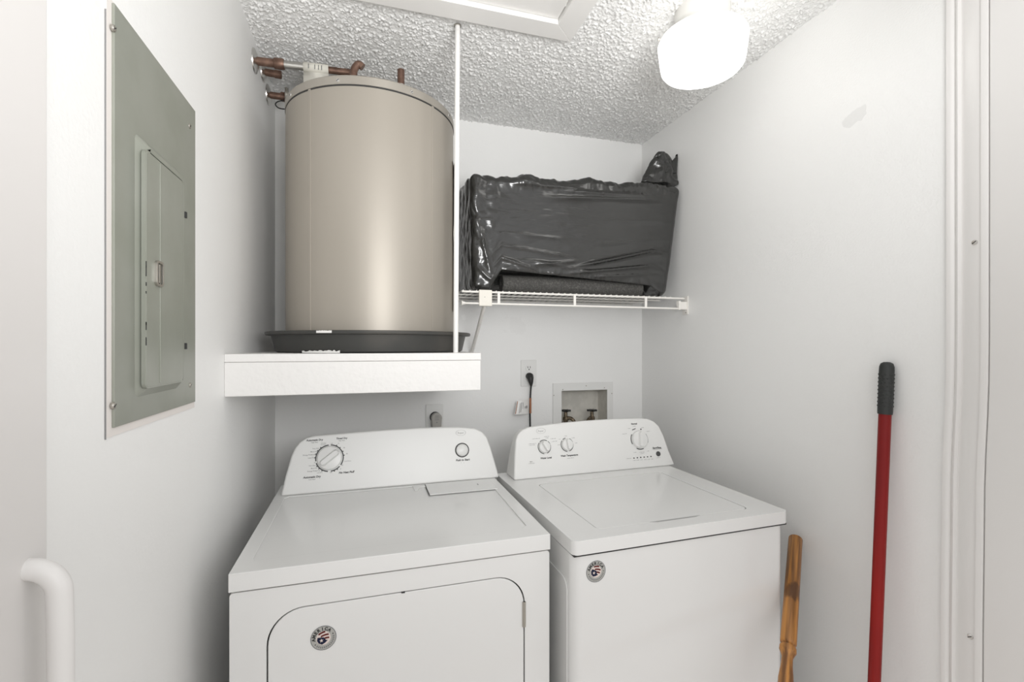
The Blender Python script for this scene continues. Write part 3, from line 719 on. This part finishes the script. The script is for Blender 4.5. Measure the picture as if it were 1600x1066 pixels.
# dryer outlet and its plug
t, w, h = cover('wall_outlet', 'white outlet holding a round grey plug behind the dryer', 665, 631, 692.5, 676, 'wall outlets behind the machines')
pt = Vector((onY(680.5, 652, YB).x, YB-.006, onY(680.5, 652, YB).z))
c = thing('dryer_plug', 'round grey heavy plug in the outlet behind the dryer', 'plug', pt)
bm = bmesh.new(); lathe(bm, [(0, 0), (.024, 0), (.024, .008), (0, .008)], (-.003, -.001, .002), (0, -1, 0), 32); obj('plug_ring', bm, M['black'], c)
bm = bmesh.new(); lp_ = arc(0, 0, .0235, -.25, math.pi+.25, 20); lp_ = [(x, z) for x, z in lp_]+[(-.019, -.06), (.019, -.06)]
prism(bm, [(x, -.009, z) for x, z in lp_], (0, -.030, 0)); bdy = obj('plug_body', bm, M['greyplug'], c, bevel=.004)
bm = bmesh.new(); pl = Plane((0, -.0392, 0), (1, 0, 0), (0, 0, 1))
for z in (.010, .002, -.006): poly(bm, pl, [(-.008, z), (.009, z), (.009, z+.0022), (-.008, z+.0022)])
ring_arc(bm, pl, 0, -.017, 0.0005, .0028, 0, 2*math.pi); obj('moulded_marks', bm, M['greyink'], bdy)
bm = bmesh.new(); tube(bm, smooth_path([(0, -.025, -.055), (0, -.026, -.12), (.04, -.06, -.25), (.1, -.12, -.45)], 6), .009, 12); obj('cord', bm, M['greyplug'], c)

# washing machine supply box
a = onY(863.5, 599, YB); b = onY(957, 599, YB); zb = bz0-.03
so2 = Vector(((bx0+bx1)/2, YB, zb))
t = thing('supply_box', 'recessed washer supply box with two taps in back wall', 'supply box', so2)
def LB(x, y, z): return Vector((x, y, z))-so2
bm = bmesh.new(); prism(bm, [LB(a.x, YB-.0005, zb), LB(b.x, YB-.0005, zb), LB(b.x, YB-.0005, a.z), LB(a.x, YB-.0005, a.z)], (0, -.005, 0), [[LB(bx0, YB-.0005, bz0), LB(bx1, YB-.0005, bz0), LB(bx1, YB-.0005, bz1), LB(bx0, YB-.0005, bz1)]])
fr = obj('face_frame', bm, M['plastic'], t, smooth=False, bevel=.001)
for px, py in ((865.5, 618), (879.5, 609), (916, 603), (944.5, 606), (958, 615)):
    c = onY(min(px, 956), py, YB-.006); bm = bmesh.new(); lathe(bm, [(0, 0), (.0028, 0), (.0022, .0008), (0, .0009)], LB(c.x, YB-.0056, c.z), (0, -1, 0), 12); obj('fixing_screw', bm, M['steel'], fr)
g = .0006; dpt = .095
bm = bmesh.new()
P8 = [LB(x, y, z) for y in (YB-.004, YB+dpt) for x, z in ((bx0+g, bz0+g), (bx1-g, bz0+g), (bx1-g, bz1-g), (bx0+g, bz1-g))]
v = [bm.verts.new(p) for p in P8]
for f in ((0, 1, 5, 4), (1, 2, 6, 5), (2, 3, 7, 6), (3, 0, 4, 7), (4, 5, 6, 7)): bm.faces.new([v[i] for i in f])
o = obj('metal_box', bm, M['galv'], t, smooth=False)
def tap(px, py, k):
    c = onY(px, py, YB+.035); c = LB(c.x, YB+.035, c.z)
    bm = bmesh.new(); lathe(bm, [(.011, -.07), (.011, -.045), (.014, -.044), (.014, -.028), (.009, -.026), (.008, -.006), (.006, 0), (.006, .006), (0, .007)], c, (0, 0, 1), 16)
    tube(bm, smooth_path([c+Vector((0, 0, -.035)), c+Vector((k*.02, -.015, -.033)), c+Vector((k*.035, -.022, -.05)), c+Vector((k*.036, -.022, -.075))], 5), .009, 12)
    tp = obj('tap', bm, M['brass'], t)
    bm = bmesh.new(); n = 48; pr = []
    for j, zz in enumerate((-.004, .004)):
        pr.append([bm.verts.new(c+Vector(((.0225+.005*math.cos(8*a_))*math.cos(a_), (.0225+.005*math.cos(8*a_))*math.sin(a_), zz+.004))) for a_ in [2*math.pi*i/n for i in range(n)]])
    for i in range(n): bm.faces.new((pr[0][i], pr[0][(i+1) % n], pr[1][(i+1) % n], pr[1][i]))
    bm.faces.new(pr[1]); bm.faces.new(pr[0][::-1]); obj('tap_handle', bm, M['black'], tp, bevel=.001)
tap(884, 643, 1); tap(925, 642.5, -1)

# ------------------------------------------------------------------ the machines
def sticker(parent, pl, r, rot):
    """round badge: silver disc, AMERICA round the top, striped and starred flag inside"""
    bm = bmesh.new(); n = 40
    f = bm.faces.new([bm.verts.new(pl.at(r*math.cos(2*math.pi*i/n), r*math.sin(2*math.pi*i/n), .0004)) for i in range(n)])
    ring_arc(bm, pl, 0, 0, r*.97, r, 0, 2*math.pi, .0006, 1)
    poly(bm, pl, [(r*.56*math.cos(2*math.pi*i/n), r*.56*math.sin(2*math.pi*i/n)) for i in range(n)], .0006, 3)
    txt = 'AMERICA'
    for i, ch in enumerate(txt):
        a = math.pi/2+R_(66)-R_(22)*i+rot
        letters(bm, pl, ch, r*.77*math.cos(a), r*.77*math.sin(a), size=r*.35, h=.0008, bold=.055, mi=4, rot=a-math.pi/2)
    for s in (-1, 1): ring_arc(bm, pl, r*.78*math.cos(rot+(math.pi/2-s*R_(98))), r*.78*math.sin(rot+(math.pi/2-s*R_(98))), .0001, r*.05, 0, 6.28, .0008, 4)
    # fainter lettering band along the foot
    for i in range(13):
        a = rot-math.pi/2-R_(66)+R_(11)*i; ring_arc(bm, pl, 0, 0, r*.70, r*.86, a-R_(3.4), a+R_(3.4), .0007, 5, 2)
    c, s = math.cos(rot-.35), math.sin(rot-.35)
    def tr(x, y): return (r*(x*c-y*s), r*(x*s+y*c))
    # waving stripes
    for k in range(3):
        y0 = .40-.27*k; up, dn_ = [], []
        for i in range(11):
            x = -.34+.78*i/10; yy = y0+.10*math.sin((x+.3)*3.2)
            if x*x+(yy)**2 > .31: continue
            if x < (-.4, -.20, .04)[k]: continue
            up.append((x, yy+.072)); dn_.append((x, yy-.072))
        if len(up) > 1: poly(bm, pl, [tr(*q) for q in up+dn_[::-1]], .0008, 2)
    poly(bm, pl, [tr(x, y) for x, y in ((-.44, .16), (.02, .06), (.16, -.20), (.30, -.26), (.06, -.42), (-.18, -.50), (-.42, -.34), (-.52, -.08))], .0009, 1)
    st_ = []
    for i in range(10):
        a = math.pi/2+math.pi*i/5; q = .17 if i % 2 == 0 else .07; st_.append((-.18+q*math.cos(a), -.16+q*math.sin(a)))
    poly(bm, pl, [tr(*q) for q in st_], .0011, 3)
    bmesh.ops.recalc_face_normals(bm, faces=bm.faces)
    o = obj('round_sticker', bm, [M['silver'], M['navy'], M['stripe'], M['blush'], M['ink'], M['greyink']], parent, smooth=False)
    o['label'] = 'round silver flag sticker'
    return o
def machine(name, label, cat, fl, fr_, rot, wdt):
    mid = (Vector(fl)+Vector(fr_))/2
    t = thing(name, label, cat, (mid[0], mid[1], 0), rot)
    Mw = Matrix.Translation(t.location) @ Matrix.Rotation(rot, 4, 'Z'); Mi = Mw.inverted()
    def loc(px, py, p, n):   # pixel -> this machine's coordinates on a plane given in those coordinates
        wp = Mw @ Vector(p); wn = (Mw.to_3x3() @ Vector(n)); return Mi @ onP(px, py, wp, wn)
    return t, loc
TOPZ = .912
# ---- dryer
dw = .737; hd = dw/2
dry, dl = machine('clothes_dryer', 'white clothes dryer on the left under the platform, front-loading door', 'dryer', (-.289, 1.146), (.447, 1.157), R_(.6), dw)
LB_ = .872 # bottom of the top
fz0, fz1 = .03, LB_-.004
bm = bmesh.new(); box(bm, (-hd+.004, .016, fz0), (hd-.004, .68, fz1)); body = obj('cabinet', bm, M['enamel'], dry, bevel=.006)
# front panel with a real door opening
def F(px, py): q = dl(px, py, (0, .003, 0), (0, 1, 0)); return q.x, q.z
dx0, dx1 = F(418.5, 1020)[0], F(818.5, 1000)[0]; dzt = (F(470, 949)[1]+F(760, 908)[1])/2
ro = .075
hole = rrect(dx0-.0028, .17, dx1+.0028, dzt+.0028, ro+.002, 10); leaf = rrect(dx0, .173, dx1, dzt, ro, 10)
bm = bmesh.new(); prism(bm, [(x, .003, z) for x, z in rrect(-hd+.001, fz0, hd-.001, fz1, .008, 4)], (0, .0125, 0), [[(x, .003, z) for x, z in hole]])
obj('front_panel', bm, M['enamel'], dry, bevel=.002)
bm = bmesh.new(); prism(bm, [(x, .0035, z) for x, z in leaf], (0, .012, 0)); dd = obj('door', bm, M['enamel'], dry, bevel=.0022)
bm = bmesh.new(); box(bm, (dx0-.01, .0152, .165), (dx1+.01, .0158, dzt+.01)); obj('door_gap', bm, M['dark'], dry)
hz = F(817, 960)[1]
bm = bmesh.new(); box(bm, (dx1-.004, .0005, hz-.032), (dx1+.0045, .0042, hz+.032)); tube(bm, [(dx1+.001, .001, hz-.032), (dx1+.001, .001, hz+.032)], .0028, 10)
hg = obj('door_hinge', bm, M['steel'], dd)
q = F(630, 928.5); bm = bmesh.new(); box(bm, (q[0]-.004, .002, dzt-.001), (q[0]+.004, .008, dzt+.003)); obj('latch_dot', bm, M['ink'], dd)
q = dl(505.5, 997, (0, .0032, 0), (0, 1, 0)); sticker(dd, Plane((q.x, .0031, q.z), (1, 0, 0), (0, 0, 1)), .0272, R_(28))
# top with sunken middle
tz = TOPZ
def T(px, py, z=TOPZ): q = dl(px, py, (0, 0, z), (0, 0, 1)); return q.x, q.y
bm = bmesh.new(); box(bm, (-hd, -.002, LB_), (hd, .68, tz-.0035))
pts = [T(398, 876), T(402, 868), T(452, 782), T(462, 777.5)]
rx_, ry_ = T(648, 764)[0], .532
pts = [(-hd+.034, .07), (-hd+.040, .058), (hd-.060, .058), (hd-.040, .075), (hd-.034, .50), (hd-.045, .515), (rx_+.02, .515), (rx_+.008, .48), (rx_-.002, .48), (rx_-.004, ry_), (-hd+.045, ry_), (-hd+.034, .52)]
prism(bm, [(-hd, -.002, tz-.0035), (hd, -.002, tz-.0035), (hd, .68, tz-.0035), (-hd, .68, tz-.0035)], (0, 0, .0035), [[(x, y, tz-.0035) for x, y in pts]])
bmesh.ops.remove_doubles(bm, verts=bm.verts, dist=1e-5)
bm.faces.ensure_lookup_table()
lid_f = [f for f in bm.faces if len(f.verts) == 4 and all(abs(v.co.z-(tz-.0035)) < 1e-5 for v in f.verts) and f.calc_area() > .3]
o = obj('top_panel', bm, M['enamel'], dry, bevel=.0045, seg=4, angle=40)
# lint screen cover
c4 = [T(666.5, 762), T(671.5, 774), T(776, 764), T(769, 753)]
xs0, xs1, ys0, ys1 = (c4[0][0]+c4[1][0])/2, (c4[2][0]+c4[3][0])/2, c4[1][1], .536
o = obj('lint_screen_cover', BX((xs0, ys0, tz-.001), (xs1, ys1, tz+.0022)), M['enamel'], dry, bevel=.0012)
bm = bmesh.new(); box(bm, (xs0-.0022, ys0, tz-.0005), (xs0-.0002, ys1, tz+.0006)); obj('cover_gap', bm, M['ink'], o)
q = T(746, 757.5); bm = bmesh.new(); box(bm, (q[0]-.002, q[1]-.012, tz+.002), (q[0]+.002, q[1]+.004, tz+.0026)); obj('cover_mark', bm, M['greyink'], o)

def console(t, loc, outline, y0, slope, depth, zb=TOPZ):
    n = Vector((0, -1, slope)).normalized(); p = Vector((0, y0, zb))
    L = [loc(x, y, p, n) for x, y in outline]
    for q in L:
        if q.z < zb+.006: q.y = y0; q.z = zb+.0003
    bm = bmesh.new(); hmax = max(q.z for q in L)-zb
    va = [bm.verts.new(q) for q in L]; vb = [bm.verts.new(Vector((q.x, y0+depth+(slope*hmax+.022-depth)*((q.z-zb)/hmax), q.z-.004*((q.z-zb)/hmax)))) for q in L]
    bm.faces.new(va); bm.faces.new(vb[::-1])
    for i in range(len(L)): bm.faces.new((va[i], va[(i+1) % len(L)], vb[(i+1) % len(L)], vb[i]))
    c = obj('console', bm, M['plastic'], t, bevel=.007, seg=4, angle=40)
    uy = Vector((0, slope, 1)).normalized(); pl = Plane(p, (1, 0, 0), uy)
    def at(px, py): q = loc(px, py, p, n)-p; return q.x, q.dot(uy)
    return c, pl, at
def dial(parent, pl, at, px, py, rp, name, ang_, flat=False):
    a, b = at(px, py); r = rp
    bm = bmesh.new(); o_ = pl.at(a, b, .0004)
    lathe(bm, [(0, 0), (r, 0), (r, .006), (r*.94, .010), (r*.80, .011), (0, .011)], o_, pl.n, 40)
    if not flat:
        ca, sa = math.cos(ang_), math.sin(ang_); k = []
        lp2 = [(x, y) for x, y in rrect(-r*.94, -r*.34, r*.94, r*.34, r*.30, 6)]
        base = [pl.at(a+x*ca-y*sa, b+x*sa+y*ca, .008) for x, y in lp2]; topv = [pl.at(a+x*.86*ca-y*.55*sa, b+x*.86*sa+y*.55*ca, .021) for x, y in lp2]
        vb = [bm.verts.new(p) for p in base]; vt = [bm.verts.new(p) for p in topv]
        for i in range(len(vb)): bm.faces.new((vb[i], vb[(i+1) % len(vb)], vt[(i+1) % len(vt)], vt[i]))
        bm.faces.new(vt)
    return obj(name, bm, M['knob'], parent, bevel=.001, angle=45), a, b
D2 = math.pi/180
def txt(bm, pl, at, s, px0, py0_, px1, py1_, mi=0, bold=.034, shear=.12):
    a = at(px0, py0_); b = at(px1, py1_); w = math.hypot(b[0]-a[0], b[1]-a[1])
    letters(bm, pl, s, (a[0]+b[0])/2, (a[1]+b[1])/2, width=w, mi=mi, bold=bold, shear=shear, h=.0006)
outl = [(438.5, 776), (446, 744), (455, 713), (461, 700), (468, 691), (478, 684.5), (490, 681), (540, 676.5), (600, 671.5), (660, 668), (700, 667), (725, 667.5), (742, 669.5), (753, 674.5), (761, 684), (767, 700), (774, 724), (780.5, 748)]
con, pl, at = console(dry, dl, outl, .541, .30, .10)
dk, ka, kb_ = dial(con, pl, at, 515, 716, .0395, 'timer_dial', R_(38))
bm = bmesh.new(); MK = [M['ink'], M['greyink'], M['logo']]; r0, r1 = .0420, .0455
for s0, s1 in ((95, 190), (-35, 86), (198, 264), (276, 318)):
    ring_arc(bm, pl, ka, kb_, r0, r1, s0*D2, s1*D2)
for a_ in (25, 45, 62, 8, 128, 145, 160, 175, 212, 225, 240, 290, 303): ring_arc(bm, pl, ka, kb_, r1, r1+.003, (a_-2)*D2, (a_+2)*D2)
txt(bm, pl, at, 'Automatic Dry', 478.5, 689, 505, 686.5); txt(bm, pl, at, 'Timed Dry', 525.5, 685.8, 543, 684.2)
txt(bm, pl, at, 'Automatic Dry', 473.5, 747, 501.5, 744); txt(bm, pl, at, 'No Heat Fluff', 529.5, 739, 554, 737)
for s, x0, y0, x1, y1 in (('High Heat', 486.5, 691.8, 497, 691), ('High Heat', 529, 689, 539, 688), ('Low Heat', 482.5, 749.8, 493, 748.8), ('Wrinkle', 501.5, 693, 509.5, 692.4), ('Prevent', 501.5, 695.2, 509, 694.8),
    ('Very Dry', 488, 701.2, 499, 700.8), ('More Dry', 485.5, 706.2, 496, 705.6), ('Energy Preferred', 473.5, 711.3, 493, 710.6), ('Less Dry', 481.5, 715.6, 492, 715.4), ('Off', 490.5, 723.2, 493.2, 723), ('Very Dry', 482.5, 728, 493, 727.4),
    ('More Dry', 486, 732.2, 496, 731.6), ('Energy Preferred', 480.5, 736.6, 500, 735.6), ('Less Dry', 495.5, 739, 504, 738.4), ('Off', 517, 693.4, 520, 693.2), ('70', 527.6, 693.4, 530, 693.2), ('50', 536.5, 699.8, 539, 699.6), ('30', 540.8, 709.3, 543.2, 709.1), ('Cool Down', 538, 720.8, 548.5, 720.2), ('Off', 533, 727, 536, 726.8), ('30', 531, 733, 533, 732.8), ('Off', 515.5, 738.4, 519, 738.2)):
    txt(bm, pl, at, s, x0, y0, x1, y1, 1, .004, 0)
# start button label, maker's oval
obj('dial_markings', bm, MK, con, smooth=False); bm = bmesh.new()
pb_ = at(722, 703.5)
ring_arc(bm, pl, *pb_, .0222, .0262, 0, 2*math.pi, .0006, 0)
txt(bm, pl, at, 'Push to Start', 712.5, 719.8, 734, 717.6)
for x in (720.5, 725): q = at(x, 723.3); ring_arc(bm, pl, *q, .0001, .0008, 0, 6.28, .0006, 1)
def oval(bm, cx_, cy_):
    q = at(cx_, cy_); ring_arc(bm, pl, *q, .0178, .0190, 0, 2*math.pi, .0006, 2, 40, .56)
    letters(bm, pl, 'Roper', *q, width=.0235, mi=2, bold=.01, shear=.1, h=.0006)
obj('button_markings', bm, MK, con, smooth=False); bm = bmesh.new(); oval(bm, 720, 676.5); obj('maker_oval', bm, MK, con, smooth=False)
bm = bmesh.new(); lathe(bm, [(0, 0), (.0218, 0), (.0218, .004), (.0195, .007), (.0175, .0075), (.0165, .006), (.012, .0075), (0, .0085)], pl.at(*pb_, .0004), pl.n, 36); obj('start_button', bm, M['knob'], con)

# ---- washer
ww = .700; hw = ww/2
wash, wl = machine('washing_machine', 'white top-loading washing machine on the right beside the dryer', 'washing machine', (.484, 1.093), (1.183, 1.118), R_(2.0), ww)
WB = .876
bm = bmesh.new(); prism(bm, [(x, y, .03) for x, y in rrect(-hw+.003, .004, hw-.008, .66, .026, 8)], (0, 0, WB-.034)); body = obj('cabinet', bm, M['enamel'], wash, bevel=.002)
# pressed panel on the side
bm = bmesh.new(); prism(bm, [(-hw+.0032, y, z) for y, z in rrect(.035, .08, .62, .80, .03, 6)], (-.0035, 0, 0)); obj('side_pressing', bm, M['enamel'], wash, bevel=.003)
def T2(px, py, z=TOPZ): q = wl(px, py, (0, 0, z), (0, 0, 1)); return q.x, q.y
lx0, lx1 = -hw+.075, hw-.075
f1, f2 = T2(935, 827), T2(1158, 796); g1, g2 = T2(850, 757), T2(1036, 737)
lx0 = (f1[0]+g1[0])/2-.01; lx1 = (f2[0]+g2[0])/2+.004; ly0 = (f1[1]+f2[1])/2; ly1 = (g1[1]+g2[1])/2
hole = rrect(lx0-.0022, ly0-.0022, lx1+.0022, ly1+.0022, .019, 8); leaf = rrect(lx0, ly0, lx1, ly1, .018, 8)
bm = bmesh.new(); prism(bm, [(x, y, WB) for x, y in rrect(-hw, -.003, hw, .665, .016, 6)], (0, 0, TOPZ-WB), [[(x, y, WB) for x, y in hole]])
obj('top_deck', bm, M['enamel'], wash, bevel=.007, seg=4, angle=50).modifiers['bevel'].width = .0025
bm = bmesh.new(); prism(bm, [(x, y, WB+.004) for x, y in leaf], (0, 0, TOPZ-WB-.0042)); wlid = obj('lid', bm, M['enamel'], wash, bevel=.0018)
h1, h2 = T2(1028, 816.5), T2(1088, 808)
bm = bmesh.new(); prism(bm, [(x, y, TOPZ-.0002) for x, y in ((h1[0]-.02, ly0-.0005), (h1[0], ly0-.009), (h2[0], ly0-.009), (h2[0]+.02, ly0-.0005))], (0, 0, .0004)); obj('finger_notch', bm, M['logo'], wlid)
obj('deck_gap', BX((lx0-.02, ly0-.02, WB+.001), (lx1+.02, ly1+.02, WB+.003)), M['galv'], wash)
obj('seam_gap', BX((-hw+.004, .001, WB-.005), (hw-.004, .66, WB+.0005)), M['dark'], wash)
q = wl(931, 893, (0, .004, 0), (0, 1, 0)); sticker(wash, Plane((q.x, .0037, q.z), (1, 0, 0), (0, 0, 1)), .0272, R_(4))
outl = [(803.5, 752.5), (804.5, 715), (806, 688), (809, 679), (815, 672.5), (824, 668.5), (840, 665.5), (880, 660.5), (920, 657), (960, 654.5), (1000, 653.5), (1012, 654.5), (1022, 658.5), (1030, 666), (1037, 680), (1046, 706), (1055, 727.5)]
con, pl, at = console(wash, wl, outl, .552, .30, .10)
GB = {k: bmesh.new() for k in ('level', 'temp', 'cycle', 'start', 'dispenser', 'status', 'caption', 'normal')}
for px, py, r, an, arcs in ((850.5, 698.5, .0225, R_(118), ((20, 50), (60, 130), (-70, 15), (140, 262))), (886, 695, .0225, R_(96), ((98, 128), (-75, 5), (15, 60), (140, 265)))):
    o, a, b = dial(con, pl, at, px, py, r, 'small_dial', an); bm = GB['level'] if px < 870 else GB['temp']
    for s0, s1 in arcs: ring_arc(bm, pl, a, b, r+.0016, r+.0040, s0*D2, s1*D2)
o, a, b = dial(con, pl, at, 999, 687, .0350, 'cycle_dial', R_(80)); bm = GB['cycle']
for s0, s1 in ((145, 205), (-22, 32), (240, 290)): ring_arc(bm, pl, a, b, .0370, .0402, s0*D2, s1*D2)
txt(GB['level'], pl, at, 'Water Level', 844.5, 716.5, 862, 714.8); txt(GB['temp'], pl, at, 'Wash Temperature', 876, 712.8, 903, 710.5); txt(GB['normal'], pl, at, 'Normal', 986, 662.8, 995.2, 662); txt(GB['start'], pl, at, 'Start/Stop', 1019.5, 700.2, 1033, 699.4)
txt(GB['dispenser'], pl, at, 'Fabric', 827.8, 721.8, 832.3, 721.4, 0, .004)
q = at(990.5, 671); poly(bm, pl, [(q[0]-.009, q[1]-.004), (q[0]+.008, q[1]+.001), (q[0]+.008, q[1]+.004), (q[0]-.009, q[1]-.001)])
q = at(1001.3, 671); ring_arc(bm, pl, *q, .0001, .003, 0, 6.28)
bm = GB['status']
for i in range(6):
    x = 990.5+i*5.3; y = 716-.5*i; q = at(x, y); poly(bm, pl, [(q[0]-.0029, q[1]-.0022), (q[0]+.0029, q[1]-.0022), (q[0]+.0029, q[1]+.0022), (q[0]-.0029, q[1]+.0022)])
for x0, y0, x1 in ((831.5, 686.2, 844), (826, 694, 838), (826.5, 696.2, 836.5), (850, 682.6, 858), (852, 684.8, 857), (860, 686, 868.5), (862, 690.2, 870.5), (872.5, 686.5, 876), (882, 681.6, 886), (893, 684.6, 898), (898, 692.6, 902), (871, 695.5, 875), (886, 716.4, 897), (826, 724.8, 836),
    (988.5, 666.4, 994), (980.5, 670, 985.5), (972, 678.5, 979.5), (1001.5, 668.6, 1006), (1009.5, 674.4, 1015.5), (990, 707.3, 994.5), (999, 707.2, 1007), (1000.5, 709.2, 1006.5), (1010.5, 705.2, 1014.5), (978.5, 717, 987), (989, 719.8, 993), (994, 719.4, 998.5), (1000, 719, 1004), (1006, 718.6, 1010), (1011, 718.2, 1015.5), (1017, 717.6, 1020.5), (1020, 702.8, 1034.5), (1026, 715.5, 1032)):
    bm = GB['dispenser' if y0 > 720 and x0 < 850 else 'level' if x0 < 870 else 'temp' if x0 < 930 else 'caption' if x0 == 1026 else 'start' if x0 == 1020 else 'status' if y0 > 716 else 'cycle']
    a0 = at(x0, y0); a1 = at(x1, y0-.09*(x1-x0)); d = Vector((a1[0]-a0[0], a1[1]-a0[1])); L = d.length; nseg = max(2, int(L/.0035))
    for i in range(nseg):   # print too fine to read: broken hairlines
        s0, s1 = i/nseg, (i+.72)/nseg; hh = .0008*(1+.5*((i*7) % 3))
        poly(bm, pl, [(a0[0]+d.x*s0, a0[1]+d.y*s0-hh/2), (a0[0]+d.x*s1, a0[1]+d.y*s1-hh/2), (a0[0]+d.x*s1, a0[1]+d.y*s1+hh/2), (a0[0]+d.x*s0, a0[1]+d.y*s0+hh/2)], .0006, 1)
for k, nm in (('level', 'water_level_markings'), ('temp', 'temperature_markings'), ('cycle', 'cycle_markings'), ('start', 'button_markings'), ('dispenser', 'dispenser_marking'), ('status', 'status_lights'), ('caption', 'button_caption'), ('normal', 'cycle_caption')): obj(nm, GB[k], MK, con, smooth=False)
bm = bmesh.new(); oval(bm, 845, 673.5); obj('maker_oval', bm, MK, con, smooth=False)
q = at(1028.3, 709.3); bm = bmesh.new(); lathe(bm, [(0, 0), (.0100, 0), (.0098, .002), (.0085, .003), (0, .0032)], pl.at(*q, .0004), pl.n, 28); obj('start_button', bm, M['darkbutton'], con)

# ------------------------------------------------------------------ leaning sticks
def leaning(T_, B_):
    d = (B_-T_).normalized(); return d
# red extension pole with a knurled black grip
tp = onX(1386, 566, XR-.019); bt = onX(1366, 1066, 1.275)
d = (bt-tp).normalized(); s_ = (tp.z-0)/-d.z; ft = tp+d*s_
t = thing('extension_pole', 'red pole with black rubber grip leaning on the right wall', 'pole', ft)
up = -d; Lp = (tp-ft).length
bm = bmesh.new(); lathe(bm, [(0, .0), (.0143, .0), (.0143, Lp-.12), (0, Lp-.12)], (0, 0, 0), up, 28)
pole_ = obj('pole', bm, M['red'], t)
gl_ = (onX(1386, 566, XR-.019)-onX(1383, 647, XR-.021)).length
bm = bmesh.new(); g0 = Lp-gl_
lathe(bm, [(.0144, g0), (.0164, g0), (.0169, g0+.006), (.0169, Lp-.022), (.0164, Lp-.012), (.0138, Lp-.004), (.0075, Lp), (0, Lp+.0005)], (0, 0, 0), up, 36)
dd_, u_, w_ = frame_of(up); rows_n = 9
for j in range(9):
    for k in range(12):
        a = 2*math.pi*(k+.5*(j % 2))/12; nrm = u_*math.cos(a)+w_*math.sin(a); c = up*(g0+.022+j*(gl_-.055)/8)+nrm*.0165
        lathe(bm, [(.0030, 0), (.0018, .0014), (0, .0016)], c, nrm, 6)
obj('grip', bm, M['grip'], t, angle=60)
# turned wooden spindle
tp = onX(1243, 842, XR-.022); bt = onY(1227.5, 1066, 0.960)
d = (bt-tp).normalized(); s_ = tp.z/-d.z; ft = tp+d*s_; up = -d; Ls = (tp-ft).length
def zl(px, py):  # distance below the top end for a mark seen at (px,py)
    best = min(range(0, 1000), key=lambda i: abs((540-FPX*((tp+d*i*.001).z-CAMZ)/((tp+d*i*.001).y*CT+(tp+d*i*.001).x*ST))-py)); return best*.001
k1, k2, k3 = zl(0, 1006), zl(0, 1018), zl(0, 1062)
bm = bmesh.new()
prof = [(0, 0), (.0190, 0), (.0198, -.002), (.0200, -k1+.004), (.0190, -k1), (.0140, -k1-.004), (.0142, -k1-.007), (.0200, -k1-.011), (.0205, -k2), (.0175, -k2-.006), (.0130, -k2-.018), (.0138, -k2-.04), (.0175, -k3), (.0172, -k3-.06), (.0165, -k3-.12), (.0125, -k3-.2), (.0120, -Ls+.12), (.0165, -Ls+.10), (.012, -Ls+.09), (.014, -Ls+.02), (.013, -Ls), (0, -Ls)]
lathe(bm, prof, (0, 0, 0), (0, 0, 1), 28)
o = obj('wooden_spindle', bm, M['wood'], angle=50); o.location = tp
o.rotation_mode = 'QUATERNION'; o.rotation_quaternion = Vector((0, 0, 1)).rotation_difference(up)
tag(o, 'turned brown wooden spindle leaning between the washer and the right wall', 'spindle')
